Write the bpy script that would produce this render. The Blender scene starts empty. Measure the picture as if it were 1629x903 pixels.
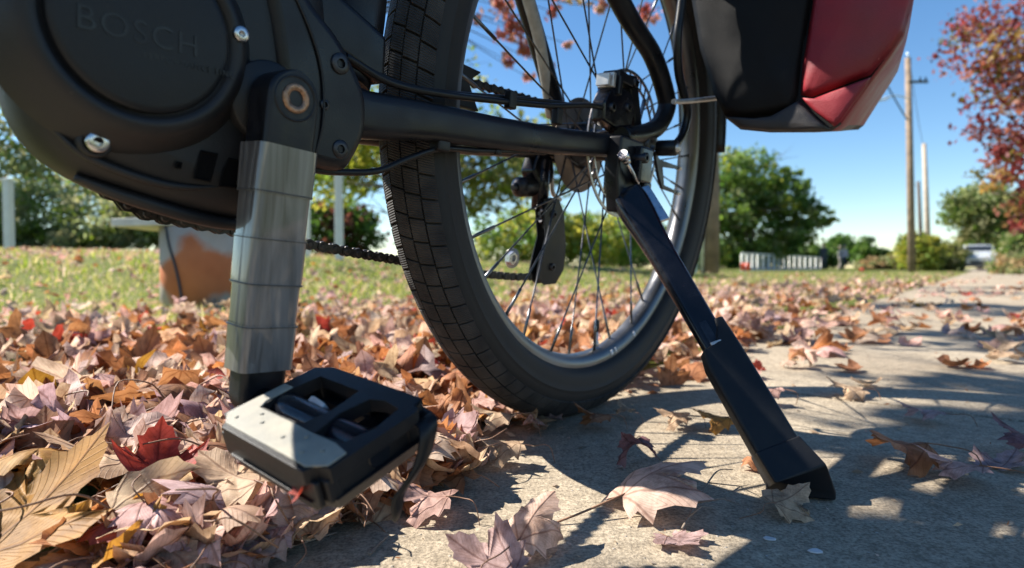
import bpy, bmesh, math, random
import numpy as np
from mathutils import Vector, Matrix, Euler

random.seed(7); RNG = np.random.default_rng(7)
SC = bpy.context.scene
COL = SC.collection
R = math.radians

# ------------------------------------------------------------------ camera
F_PX, CAM_H, PITCH = 950.81, 0.192, R(-1.5725)
CX, CY = 814.5, 451.5
cam_d = bpy.data.cameras.new('camera'); cam = bpy.data.objects.new('camera', cam_d); COL.objects.link(cam)
cam_d.sensor_width = 36.0; cam_d.lens = F_PX / 1629.0 * 36.0
cam.location = (0, 0, CAM_H); cam.rotation_euler = (R(90) + PITCH, 0, 0)
cam_d.clip_start = 0.01; cam_d.clip_end = 3000
cam_d.dof.use_dof = True; cam_d.dof.focus_distance = 0.47; cam_d.dof.aperture_fstop = 6.0
SC.camera = cam

# ------------------------------------------------------------------ light
SUN_S = Vector((1.05, -0.37, -1.0))            # the way the light travels
sd = (-SUN_S).normalized()
SUN_EL = math.asin(sd.z); SUN_AZ = math.atan2(sd.x, sd.y)
world = bpy.data.worlds.new('World'); SC.world = world; world.use_nodes = True
wn = world.node_tree.nodes; wl = world.node_tree.links
sky = wn.new('ShaderNodeTexSky'); sky.sky_type = 'NISHITA'; sky.sun_disc = False
sky.sun_elevation = SUN_EL; sky.sun_rotation = SUN_AZ
sky.air_density = 1.0; sky.dust_density = 0.0; sky.ozone_density = 2.5
hsv = wn.new('ShaderNodeHueSaturation'); hsv.inputs['Saturation'].default_value = 1.2; hsv.inputs['Value'].default_value = 1.06
wl.new(sky.outputs[0], hsv.inputs['Color']); wl.new(hsv.outputs[0], wn['Background'].inputs[0]); wn['Background'].inputs[1].default_value = 0.066
sun_d = bpy.data.lights.new('sun', 'SUN'); sun_d.energy = 5.0; sun_d.angle = R(0.53); sun_d.color = (1.0, 0.94, 0.84)
sun = bpy.data.objects.new('sun', sun_d); COL.objects.link(sun)
sun.rotation_euler = SUN_S.to_track_quat('-Z', 'Y').to_euler(); sun.location = (-20, 8, 20)
SC.view_settings.view_transform = 'Standard'; SC.view_settings.look = 'None'
SC.view_settings.gamma = 1.0; SC.view_settings.use_curve_mapping = False
SC.view_settings.exposure = 1.4
SC.render.engine = 'CYCLES'
SC.cycles.use_denoising = True
SC.cycles.max_bounces = 8; SC.cycles.transparent_max_bounces = 8

# ------------------------------------------------------------------ where a photographed point lies in the place
PC, PS = math.cos(PITCH), math.sin(PITCH)
def ray(px, py):
    a = (px - CX) / F_PX; b = (CY - py) / F_PX
    return Vector((a, PC - b * PS, PS + b * PC))
def on_ground(px, py, z=0.0):
    d = ray(px, py); t = (z - CAM_H) / d.z
    return Vector((0, 0, CAM_H)) + d * t
def at_depth(px, py, Y):
    d = ray(px, py); return Vector((0, 0, CAM_H)) + d * (Y / d.y)
# the bicycle's frame: X to its left, Y to its rear, Z up, origin where the rear tyre stands
PHI, LEAN = R(38.34), R(6.1)
BO = Vector((0.0857, 0.7941, 0.0))
BR = Euler((0, LEAN, -PHI)).to_matrix()
def bike_w(l): return BR @ Vector(l) + BO
def on_x(px, py, X):
    d = BR.transposed() @ ray(px, py); o = BR.transposed() @ (Vector((0, 0, CAM_H)) - BO)
    return o + d * ((X - o.x) / d.x)

# ------------------------------------------------------------------ materials
def mat(name):
    m = bpy.data.materials.new(name); m.use_nodes = True
    n = m.node_tree.nodes; return m, n, m.node_tree.links, n['Principled BSDF']
def rgba(c): return (c[0], c[1], c[2], 1.0)
def simple(name, col, rough=0.5, metal=0.0, var=0.25, scale=60.0, bump=0.0, bscale=400.0, coat=0.0, rvar=0.12, spec=0.5):
    m, n, l, p = mat(name)
    tc = n.new('ShaderNodeTexCoord')
    t = n.new('ShaderNodeTexNoise'); t.inputs['Scale'].default_value = scale; t.inputs['Detail'].default_value = 6
    l.new(tc.outputs['Object'], t.inputs['Vector'])
    r = n.new('ShaderNodeValToRGB')
    r.color_ramp.elements[0].position = 0.3; r.color_ramp.elements[1].position = 0.72
    r.color_ramp.elements[0].color = rgba([c * (1 - var) for c in col]); r.color_ramp.elements[1].color = rgba([min(1, c * (1 + var)) for c in col])
    l.new(t.outputs[0], r.inputs[0]); l.new(r.outputs[0], p.inputs['Base Color'])
    mr = n.new('ShaderNodeMapRange'); mr.inputs['From Min'].default_value = 0.3; mr.inputs['From Max'].default_value = 0.7
    mr.inputs['To Min'].default_value = max(0.02, rough - rvar); mr.inputs['To Max'].default_value = min(1, rough + rvar)
    l.new(t.outputs[0], mr.inputs['Value']); l.new(mr.outputs[0], p.inputs['Roughness'])
    p.inputs['Metallic'].default_value = metal; p.inputs['Coat Weight'].default_value = coat
    p.inputs['Specular IOR Level'].default_value = spec
    if bump > 0:
        b = n.new('ShaderNodeBump'); b.inputs['Strength'].default_value = bump; b.inputs['Distance'].default_value = 0.001
        t2 = n.new('ShaderNodeTexNoise'); t2.inputs['Scale'].default_value = bscale; t2.inputs['Detail'].default_value = 3
        l.new(tc.outputs['Object'], t2.inputs['Vector']); l.new(t2.outputs[0], b.inputs['Height']); l.new(b.outputs[0], p.inputs['Normal'])
    return m

def dusty(name, col, dust, rough, scale=14.0, bump=0.25, bscale=900.0, amount=0.5, spec=0.5):
    """dark plastic or rubber with a film of dust in patches and fine grain"""
    m, n, l, p = mat(name)
    tc = n.new('ShaderNodeTexCoord')
    t = n.new('ShaderNodeTexNoise'); t.inputs['Scale'].default_value = scale; t.inputs['Detail'].default_value = 8; t.inputs['Roughness'].default_value = 0.65
    l.new(tc.outputs['Object'], t.inputs['Vector'])
    r = n.new('ShaderNodeMapRange'); r.inputs['From Min'].default_value = 0.42; r.inputs['From Max'].default_value = 0.75
    r.inputs['To Max'].default_value = amount; l.new(t.outputs[0], r.inputs['Value'])
    t3 = n.new('ShaderNodeTexNoise'); t3.inputs['Scale'].default_value = 420; t3.inputs['Detail'].default_value = 4
    l.new(tc.outputs['Object'], t3.inputs['Vector'])
    r3 = n.new('ShaderNodeMapRange'); r3.inputs['From Min'].default_value = 0.66; r3.inputs['From Max'].default_value = 0.75; r3.inputs['To Max'].default_value = 0.6
    l.new(t3.outputs[0], r3.inputs['Value'])
    mx = n.new('ShaderNodeMath'); mx.operation = 'MAXIMUM'; l.new(r.outputs[0], mx.inputs[0]); l.new(r3.outputs[0], mx.inputs[1])
    mix = n.new('ShaderNodeMix'); mix.data_type = 'RGBA'; l.new(mx.outputs[0], mix.inputs[0])
    mix.inputs[6].default_value = rgba(col); mix.inputs[7].default_value = rgba(dust); l.new(mix.outputs[2], p.inputs['Base Color'])
    rr = n.new('ShaderNodeMapRange'); rr.inputs['To Min'].default_value = rough; rr.inputs['To Max'].default_value = min(1, rough + 0.3)
    l.new(mx.outputs[0], rr.inputs['Value']); l.new(rr.outputs[0], p.inputs['Roughness'])
    p.inputs['Specular IOR Level'].default_value = spec
    b = n.new('ShaderNodeBump'); b.inputs['Strength'].default_value = bump; b.inputs['Distance'].default_value = 0.0006
    t2 = n.new('ShaderNodeTexNoise'); t2.inputs['Scale'].default_value = bscale; t2.inputs['Detail'].default_value = 2
    l.new(tc.outputs['Object'], t2.inputs['Vector']); l.new(t2.outputs[0], b.inputs['Height']); l.new(b.outputs[0], p.inputs['Normal'])
    return m

M = {}
M['motor'] = dusty('motor_plastic', (0.0065, 0.0075, 0.010), (0.045, 0.038, 0.032), 0.44, 12, 0.3, 1200, 0.32, 0.36)
M['cover'] = dusty('motor_cover_plastic', (0.007, 0.008, 0.0105), (0.02, 0.018, 0.016), 0.40, 20, 0.3, 1500, 0.3, 0.3)
M['frame'] = simple('frame_paint', (0.008, 0.0085, 0.011), 0.36, 0, 0.3, 30, 0.15, 900, spec=0.3)
M['crank'] = simple('crank_paint', (0.008, 0.0085, 0.011), 0.38, 0.0, 0.3, 80, 0.1, 700, spec=0.3)
M['gloss'] = simple('gloss_black', (0.006, 0.0065, 0.010), 0.22, 0, 0.3, 50, spec=0.4)
M['kick'] = dusty('kickstand_plastic', (0.007, 0.008, 0.0105), (0.03, 0.028, 0.026), 0.45, 25, 0.3, 1600, 0.35, 0.3)
M['pedal'] = dusty('pedal_plastic', (0.008, 0.008, 0.010), (0.035, 0.03, 0.026), 0.42, 30, 0.3, 1500, 0.4, 0.3)
M['grip'] = dusty('pedal_grip_sunlit', (0.22, 0.21, 0.175), (0.40, 0.36, 0.28), 0.50, 45, 0.6, 2500, 1.0)  # paled so the dark grip carries sun glare in its colour; dust varies it
M['rubber'] = dusty('tyre_rubber', (0.011, 0.011, 0.0115), (0.045, 0.04, 0.036), 0.62, 25, 0.3, 1500, 0.45, 0.35)
M['hose'] = simple('hose_rubber', (0.008, 0.008, 0.009), 0.45, spec=0.3)
M['steel'] = simple('steel', (0.55, 0.55, 0.56), 0.30, 1.0, 0.2, 120)
M['bolt'] = simple('dark_bolt', (0.05, 0.05, 0.055), 0.4, 0.9, 0.3, 200)
M['rust'] = simple('rusty_bolt', (0.32, 0.19, 0.12), 0.45, 0.7, 0.5, 300, 0.3, 600)
M['spoke'] = simple('spoke_steel', (0.16, 0.16, 0.165), 0.32, 1.0, 0.5, 25)
M['alu'] = simple('brushed_aluminium', (0.60, 0.58, 0.55), 0.42, 0.6, 0.2, 90)
M['strut'] = simple('strut_grey', (0.42, 0.395, 0.36), 0.45, 0.0, 0.2, 90)
M['rim'] = simple('rim_anodised', (0.16, 0.16, 0.165), 0.38, 0.8, 0.25, 20)
M['cog'] = simple('sprocket_steel', (0.30, 0.26, 0.22), 0.38, 0.9, 0.3, 60)
M['chain'] = simple('chain_steel', (0.05, 0.047, 0.045), 0.42, 0.85, 0.4, 250)
M['rotor'] = simple('rotor_steel', (0.30, 0.29, 0.29), 0.34, 1.0, 0.3, 80)
M['white_mark'] = simple('white_print', (0.62, 0.62, 0.63), 0.5)
M['sheath'] = simple('mudguard_plastic', (0.009, 0.009, 0.010), 0.42, spec=0.3)
M['bag_black'] = dusty('bag_black_fabric', (0.005, 0.005, 0.006), (0.010, 0.009, 0.009), 0.6, 20, 0.5, 1400, 0.4, 0.2)
M['bag_edge'] = simple('bag_reinforcement', (0.028, 0.024, 0.024), 0.55, 0, 0.3, 80, 0.3, 900)
M['bag_red'] = simple('bag_red_tarpaulin', (0.22, 0.007, 0.016), 0.50, 0, 0.22, 18, 0.35, 900, 0.0)
M['piping'] = simple('bag_piping', (0.33, 0.10, 0.10), 0.5)

def sleeve_mat():
    m, n, l, p = mat('clear_tape')
    tc = n.new('ShaderNodeTexCoord')
    mp = n.new('ShaderNodeMapping'); mp.inputs['Scale'].default_value = (70, 70, 6); l.new(tc.outputs['Object'], mp.inputs[0])
    t = n.new('ShaderNodeTexNoise'); t.inputs['Scale'].default_value = 1.6; t.inputs['Detail'].default_value = 4; t.inputs['Distortion'].default_value = 1.2
    l.new(mp.outputs[0], t.inputs['Vector'])
    r = n.new('ShaderNodeValToRGB'); r.color_ramp.elements[0].position = 0.34; r.color_ramp.elements[1].position = 0.74
    r.color_ramp.elements[0].color = (0.055, 0.055, 0.058, 1); r.color_ramp.elements[1].color = (0.19, 0.19, 0.195, 1)  # pale lengthwise streaks stand in for reflections on the film
    l.new(t.outputs[0], r.inputs[0]); l.new(r.outputs[0], p.inputs['Base Color'])
    p.inputs['Roughness'].default_value = 0.3; p.inputs['Coat Weight'].default_value = 1.0; p.inputs['Coat Roughness'].default_value = 0.06
    p.inputs['Metallic'].default_value = 0.1
    b = n.new('ShaderNodeBump'); b.inputs['Strength'].default_value = 0.35; b.inputs['Distance'].default_value = 0.002
    l.new(t.outputs[0], b.inputs['Height']); l.new(b.outputs[0], p.inputs['Normal'])
    return m
M['sleeve'] = sleeve_mat()

def tread_mat():
    """rubber with the fine cross sipes of the blocks, from the blocks' own UV"""
    m, n, l, p = mat('tread_rubber')
    uv = n.new('ShaderNodeUVMap'); uv.uv_map = 'UVMap'
    w = n.new('ShaderNodeTexWave'); w.wave_type = 'BANDS'; w.bands_direction = 'X'; w.inputs['Scale'].default_value = 1.3; w.inputs['Distortion'].default_value = 0
    l.new(uv.outputs[0], w.inputs['Vector'])
    tc = n.new('ShaderNodeTexCoord')
    t = n.new('ShaderNodeTexNoise'); t.inputs['Scale'].default_value = 45; t.inputs['Detail'].default_value = 7; l.new(tc.outputs['Object'], t.inputs['Vector'])
    r = n.new('ShaderNodeValToRGB'); r.color_ramp.elements[0].position = 0.35; r.color_ramp.elements[1].position = 0.75
    r.color_ramp.elements[0].color = (0.018, 0.0175, 0.0175, 1); r.color_ramp.elements[1].color = (0.055, 0.050, 0.045, 1)
    l.new(t.outputs[0], r.inputs[0]); l.new(r.outputs[0], p.inputs['Base Color'])
    p.inputs['Roughness'].default_value = 0.72; p.inputs['Specular IOR Level'].default_value = 0.35
    b = n.new('ShaderNodeBump'); b.inputs['Strength'].default_value = 0.8; b.inputs['Distance'].default_value = 0.0008
    l.new(w.outputs[0], b.inputs['Height']); l.new(b.outputs[0], p.inputs['Normal'])
    return m
M['tread'] = tread_mat()

# ------------------------------------------------------------------ mesh helpers
class MB:
    def __init__(s): s.v = []; s.f = []; s.sm = []
    def add(s, vs, fs, smooth=False):
        o = len(s.v); s.v += [tuple(a) for a in vs]
        for f in fs: s.f.append([i + o for i in f]); s.sm.append(smooth)
        return s
    def box(s, c, size, rot=None):
        sx, sy, sz = [a / 2 for a in size]
        vs = [Vector((x * sx, y * sy, z * sz)) for x in (-1, 1) for y in (-1, 1) for z in (-1, 1)]
        if rot is not None: vs = [rot @ a for a in vs]
        vs = [a + Vector(c) for a in vs]
        return s.add(vs, [(0, 1, 3, 2), (4, 6, 7, 5), (0, 4, 5, 1), (2, 3, 7, 6), (0, 2, 6, 4), (1, 5, 7, 3)])
    def loft(s, rings, cap=True, closed=False, smooth=True):
        n = len(rings[0]); vs = [p for r in rings for p in r]; fs = []
        k = len(rings)
        for i in range(k if closed else k - 1):
            a, b = i * n, ((i + 1) % k) * n
            for j in range(n):
                fs.append((a + j, a + (j + 1) % n, b + (j + 1) % n, b + j))
        s.add(vs, fs, smooth)
        if cap and not closed:
            o = len(s.v) - len(vs)
            s.f.append([o + j for j in range(n)][::-1]); s.sm.append(False)
            s.f.append([o + (k - 1) * n + j for j in range(n)]); s.sm.append(False)
        return s
    def tube(s, pts, rad, seg=10, cap=True, ry=None):
        pts = [Vector(p) for p in pts]
        if not isinstance(rad, (list, tuple)): rad = [rad] * len(pts)
        rings = []; up = None
        for i, p in enumerate(pts):
            d = (pts[min(i + 1, len(pts) - 1)] - pts[max(i - 1, 0)])
            if d.length < 1e-9: d = Vector((0, 0, 1))
            d.normalize()
            if up is None:
                up = Vector((0, 0, 1)) if abs(d.z) < 0.9 else Vector((1, 0, 0))
            a = d.cross(up)
            if a.length < 1e-5: a = d.orthogonal()
            a.normalize(); b = a.cross(d); up = b
            r2 = rad[i] * (ry if ry else 1)
            rings.append([p + a * (math.cos(t) * rad[i]) + b * (math.sin(t) * r2) for t in [2 * math.pi * k / seg for k in range(seg)]])
        return s.loft(rings, cap)
    def lathe_x(s, prof, c, seg=48, a0=0.0, a1=2 * math.pi, smooth=True, cap=False):
        """prof: (x, r) pairs turned about the X axis through (Y, Z) = c"""
        full = abs(a1 - a0 - 2 * math.pi) < 1e-6
        k = seg if full else seg + 1; n = len(prof); vs = []; fs = []
        for i in range(k):
            t = a0 + (a1 - a0) * i / seg
            for x, r in prof: vs.append((x, c[0] + r * math.sin(t), c[1] - r * math.cos(t)))
        for i in range(seg):
            a, b = i * n, ((i + 1) % k) * n
            for j in range(n - 1): fs.append((a + j, a + j + 1, b + j + 1, b + j))
        return s.add(vs, fs, smooth)
    def prism(s, poly, x0, x1):
        n = len(poly)
        return s.loft([[(x0, y, z) for y, z in poly], [(x1, y, z) for y, z in poly]], True, False, False)
    def build(s, name, m, parent=None, bevel=0.0, seg=2, off=None, subsurf=0, weld=False, smooth_all=False):
        me = bpy.data.meshes.new(name)
        v = s.v if off is None else [(a[0] - off[0], a[1] - off[1], a[2] - off[2]) for a in s.v]
        me.from_pydata(v, [], s.f); me.polygons.foreach_set('use_smooth', [True if smooth_all else b for b in s.sm])
        bm = bmesh.new(); bm.from_mesh(me)
        if weld: bmesh.ops.remove_doubles(bm, verts=bm.verts, dist=1e-5)
        bmesh.ops.recalc_face_normals(bm, faces=bm.faces); bm.to_mesh(me); bm.free()
        me.materials.append(m)
        o = bpy.data.objects.new(name, me); COL.objects.link(o)
        if parent is not None: o.parent = parent
        if bevel > 0:
            b = o.modifiers.new('bevel', 'BEVEL'); b.width = bevel; b.segments = seg; b.limit_method = 'ANGLE'; b.angle_limit = R(35)
            b.harden_normals = False
            me.polygons.foreach_set('use_smooth', [True] * len(me.polygons))
            es = o.modifiers.new('wn', 'WEIGHTED_NORMAL'); es.keep_sharp = True
        if subsurf: q = o.modifiers.new('sub', 'SUBSURF'); q.levels = subsurf; q.render_levels = subsurf
        return o

def empty(name, loc=(0, 0, 0), rot=(0, 0, 0), parent=None):
    o = bpy.data.objects.new(name, None); COL.objects.link(o); o.location = loc; o.rotation_euler = rot
    o.empty_display_size = 0.05
    if parent: o.parent = parent
    return o
def tag(o, label=None, cat=None, group=None, kind=None):
    if label: o['label'] = label
    if cat: o['category'] = cat
    if group: o['group'] = group
    if kind: o['kind'] = kind
    return o
def spline(pts, n=8):
    """Catmull-Rom through the points"""
    P = [Vector(p) for p in pts]; P = [P[0] * 2 - P[1]] + P + [P[-1] * 2 - P[-2]]; out = []
    for i in range(1, len(P) - 2):
        for k in range(n):
            t = k / n; a, b, c, d = P[i - 1:i + 3]
            out.append(0.5 * ((2 * b) + (c - a) * t + (2 * a - 5 * b + 4 * c - d) * t * t + (3 * b - a - 3 * c + d) * t ** 3))
    out.append(P[-2]); return out
def rrect(cx, cy, w, h, r, n=4):
    """rounded rectangle outline"""
    r = min(r, w / 2 - 1e-4, h / 2 - 1e-4); out = []
    for k, (sx, sy) in enumerate(((1, 1), (-1, 1), (-1, -1), (1, -1))):
        for i in range(n + 1):
            a = math.pi / 2 * (k + i / n)
            out.append((cx + sx * (w / 2 - r) + r * math.cos(a), cy + sy * (h / 2 - r) + r * math.sin(a)))
    return out
# ================================================================== the setting
UC, US = math.cos(PHI), math.sin(PHI)
def path_vt(x, y): return UC * x - US * y, US * x + UC * y          # across the path (left is negative), along it
def vt_xy(v, t): return UC * v + US * t, -US * v + UC * t
EDGE_L, EDGE_R = -0.50, 1.05
def sstep(a, b, x): t = np.clip((np.asarray(x, float) - a) / (b - a), 0, 1); return t * t * (3 - 2 * t)
def wob(x, y, k=1.0):
    x = np.asarray(x, float) * k; y = np.asarray(y, float) * k
    return (np.sin(x * 1.3 + 1.7 * np.sin(y * 0.9)) + np.sin(y * 1.7 + 1.1 * np.sin(x * 1.9 + 0.5)) + np.sin((x + y) * 2.9 + 0.3)) / 3
def ground_z(x, y):
    x = np.asarray(x, float); y = np.asarray(y, float)
    v = UC * x - US * y; t = US * x + UC * y
    rise = 0.36 * sstep(-3.2, -8.5, v) + 0.030 * np.clip(-v - 8.5, 0, 40)
    rise = rise * (1 - sstep(9, 20, t))
    off = sstep(EDGE_L + 0.02, EDGE_L - 0.25, v) + sstep(EDGE_R, EDGE_R + 0.3, v)
    z = -0.035 + off * (0.012 + 0.014 * wob(x, y, 2.3)) + rise
    far = sstep(30, 120, np.hypot(x, y))
    return z + far * 0.03
def gz_at(x, y): return float(ground_z(x, y))

def soil_mat():
    m, n, l, p = mat('lawn_soil')
    g = n.new('ShaderNodeNewGeometry')
    t = n.new('ShaderNodeTexNoise'); t.inputs['Scale'].default_value = 0.55; t.inputs['Detail'].default_value = 9; t.inputs['Roughness'].default_value = 0.72
    l.new(g.outputs['Position'], t.inputs['Vector'])
    r = n.new('ShaderNodeValToRGB'); e = r.color_ramp.elements
    e[0].position = 0.30; e[0].color = (0.075, 0.10, 0.022, 1); e[1].position = 0.72; e[1].color = (0.19, 0.145, 0.07, 1)
    q = e.new(0.50); q.color = (0.13, 0.155, 0.035, 1)
    l.new(t.outputs[0], r.inputs[0])
    t2 = n.new('ShaderNodeTexNoise'); t2.inputs['Scale'].default_value = 14; t2.inputs['Detail'].default_value = 6; l.new(g.outputs['Position'], t2.inputs['Vector'])
    mx = n.new('ShaderNodeMix'); mx.data_type = 'RGBA'; mx.blend_type = 'MULTIPLY'; mx.inputs[0].default_value = 0.7
    r2 = n.new('ShaderNodeValToRGB'); r2.color_ramp.elements[0].position = 0.3; r2.color_ramp.elements[0].color = (0.35, 0.32, 0.28, 1); r2.color_ramp.elements[1].position = 0.65; r2.color_ramp.elements[1].color = (1, 1, 1, 1)
    l.new(t2.outputs[0], r2.inputs[0]); l.new(r.outputs[0], mx.inputs[6]); l.new(r2.outputs[0], mx.inputs[7]); l.new(mx.outputs[2], p.inputs['Base Color'])
    p.inputs['Roughness'].default_value = 0.95; p.inputs['Specular IOR Level'].default_value = 0.1
    b = n.new('ShaderNodeBump'); b.inputs['Strength'].default_value = 0.8; b.inputs['Distance'].default_value = 0.02
    l.new(t2.outputs[0], b.inputs['Height']); l.new(b.outputs[0], p.inputs['Normal'])
    return m
# one ground sheet out to the horizon, fine near the camera
rad = np.concatenate([[0.0], np.geomspace(0.12, 900, 110)]); ang = np.linspace(0, 2 * np.pi, 181)[:-1]
gv = [(0, 0, gz_at(0, 0))]; gf = []
for i, r_ in enumerate(rad[1:]):
    xs_ = r_ * np.sin(ang); ys_ = r_ * np.cos(ang); zs_ = ground_z(xs_, ys_)
    gv += list(zip(xs_.tolist(), ys_.tolist(), zs_.tolist()))
na = len(ang)
for j in range(na): gf.append((0, 1 + j, 1 + (j + 1) % na))
for i in range(len(rad) - 2):
    a = 1 + i * na; b = a + na
    for j in range(na): gf.append((a + j, b + j, b + (j + 1) % na, a + (j + 1) % na))
mb = MB(); mb.add(gv, gf, True); lawn = mb.build('lawn', soil_mat()); tag(lawn, kind='structure')

def concrete_mat():
    m, n, l, p = mat('concrete')
    g = n.new('ShaderNodeNewGeometry')
    def noise(s, d, rr=0.6):
        t = n.new('ShaderNodeTexNoise'); t.inputs['Scale'].default_value = s; t.inputs['Detail'].default_value = d; t.inputs['Roughness'].default_value = rr
        l.new(g.outputs['Position'], t.inputs['Vector']); return t
    big = noise(3.2, 8, 0.65); mid = noise(75, 6, 0.7); fine = noise(340, 4, 0.7)
    def ramp(src, a, b, ca, cb):
        r = n.new('ShaderNodeValToRGB'); r.color_ramp.elements[0].position = a; r.color_ramp.elements[1].position = b
        r.color_ramp.elements[0].color = rgba(ca); r.color_ramp.elements[1].color = rgba(cb); l.new(src.outputs[0], r.inputs[0]); return r
    base = ramp(big, 0.32, 0.70, (0.30, 0.25, 0.19), (0.47, 0.405, 0.315))
    def mult(a, b, f):
        x = n.new('ShaderNodeMix'); x.data_type = 'RGBA'; x.blend_type = 'MULTIPLY'; x.inputs[0].default_value = f
        l.new(a, x.inputs[6]); l.new(b, x.inputs[7]); return x.outputs[2]
    c = mult(base.outputs[0], ramp(mid, 0.32, 0.60, (0.52, 0.50, 0.47), (1.10, 1.08, 1.04)).outputs[0], 0.85)
    c = mult(c, ramp(fine, 0.36, 0.60, (0.34, 0.32, 0.30), (1.18, 1.17, 1.15)).outputs[0], 0.75)
    # pale aggregate grains and darker ones
    vo = n.new('ShaderNodeTexVoronoi'); vo.inputs['Scale'].default_value = 170; l.new(g.outputs['Position'], vo.inputs['Vector'])
    mr = n.new('ShaderNodeMapRange'); mr.inputs['From Min'].default_value = 0.10; mr.inputs['From Max'].default_value = 0.22; mr.inputs['To Min'].default_value = 1; mr.inputs['To Max'].default_value = 0
    l.new(vo.outputs['Distance'], mr.inputs['Value'])
    sel = n.new('ShaderNodeSeparateColor'); l.new(vo.outputs['Color'], sel.inputs[0])
    gt = n.new('ShaderNodeMath'); gt.operation = 'GREATER_THAN'; gt.inputs[1].default_value = 0.80; l.new(sel.outputs[0], gt.inputs[0])
    mm = n.new('ShaderNodeMath'); mm.operation = 'MULTIPLY'; l.new(mr.outputs[0], mm.inputs[0]); l.new(gt.outputs[0], mm.inputs[1])
    x = n.new('ShaderNodeMix'); x.data_type = 'RGBA'; l.new(mm.outputs[0], x.inputs[0]); l.new(c, x.inputs[6])
    rc = n.new('ShaderNodeValToRGB'); rc.color_ramp.elements[0].color = (0.10, 0.085, 0.07, 1); rc.color_ramp.elements[1].color = (0.50, 0.46, 0.41, 1); l.new(sel.outputs[1], rc.inputs[0])
    l.new(rc.outputs[0], x.inputs[7]); l.new(x.outputs[2], p.inputs['Base Color'])
    p.inputs['Roughness'].default_value = 0.9; p.inputs['Specular IOR Level'].default_value = 0.25
    ad = n.new('ShaderNodeMath'); ad.operation = 'MULTIPLY_ADD'; ad.inputs[1].default_value = 0.5; l.new(fine.outputs[0], ad.inputs[0]); l.new(mid.outputs[0], ad.inputs[2])
    ad2 = n.new('ShaderNodeMath'); ad2.operation = 'MULTIPLY_ADD'; ad2.inputs[1].default_value = 0.35; l.new(mm.outputs[0], ad2.inputs[0]); l.new(ad.outputs[0], ad2.inputs[2])
    b = n.new('ShaderNodeBump'); b.inputs['Strength'].default_value = 0.9; b.inputs['Distance'].default_value = 0.0022
    l.new(ad2.outputs[0], b.inputs['Height']); l.new(b.outputs[0], p.inputs['Normal'])
    return m
M['concrete'] = concrete_mat()
# concrete path: a bed with separate slabs on it
T0, SL = -3.58, 1.52
def strip(v0, v1, t0, t1, z0, z1):
    c = [vt_xy(v0, t0), vt_xy(v1, t0), vt_xy(v1, t1), vt_xy(v0, t1)]
    return MB().loft([[(x, y, z0) for x, y in c], [(x, y, z1) for x, y in c]], True, False, False)
path = strip(EDGE_L + 0.01, EDGE_R - 0.01, T0 - 1, 42, -0.08, -0.012).build('path', M['concrete']); tag(path, kind='structure')
slab_me = None
for k in range(29):
    if slab_me is None:
        b = MB(); b.box((0, 0, -0.05), (EDGE_R - EDGE_L, SL - 0.009, 0.10)); slab_me = b.build('slab', M['concrete'], None, 0.004, 2); so = slab_me
    else:
        so = slab_me.copy(); COL.objects.link(so)
    so.parent = path; x, y = vt_xy((EDGE_L + EDGE_R) / 2, T0 + SL * (k + 0.5)); so.location = (x, y, 0); so.rotation_euler = (0, 0, -PHI)
# gravel road beyond the lawn where the path ends
M['gravel'] = simple('gravel', (0.30, 0.25, 0.20), 0.95, 0, 0.35, 3, 0.6, 30)
b = strip(-1.2, 2.4, 42, 120, -0.05, 0.012); gr = b.build('gravel_road', M['gravel']); tag(gr, kind='structure')

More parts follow.
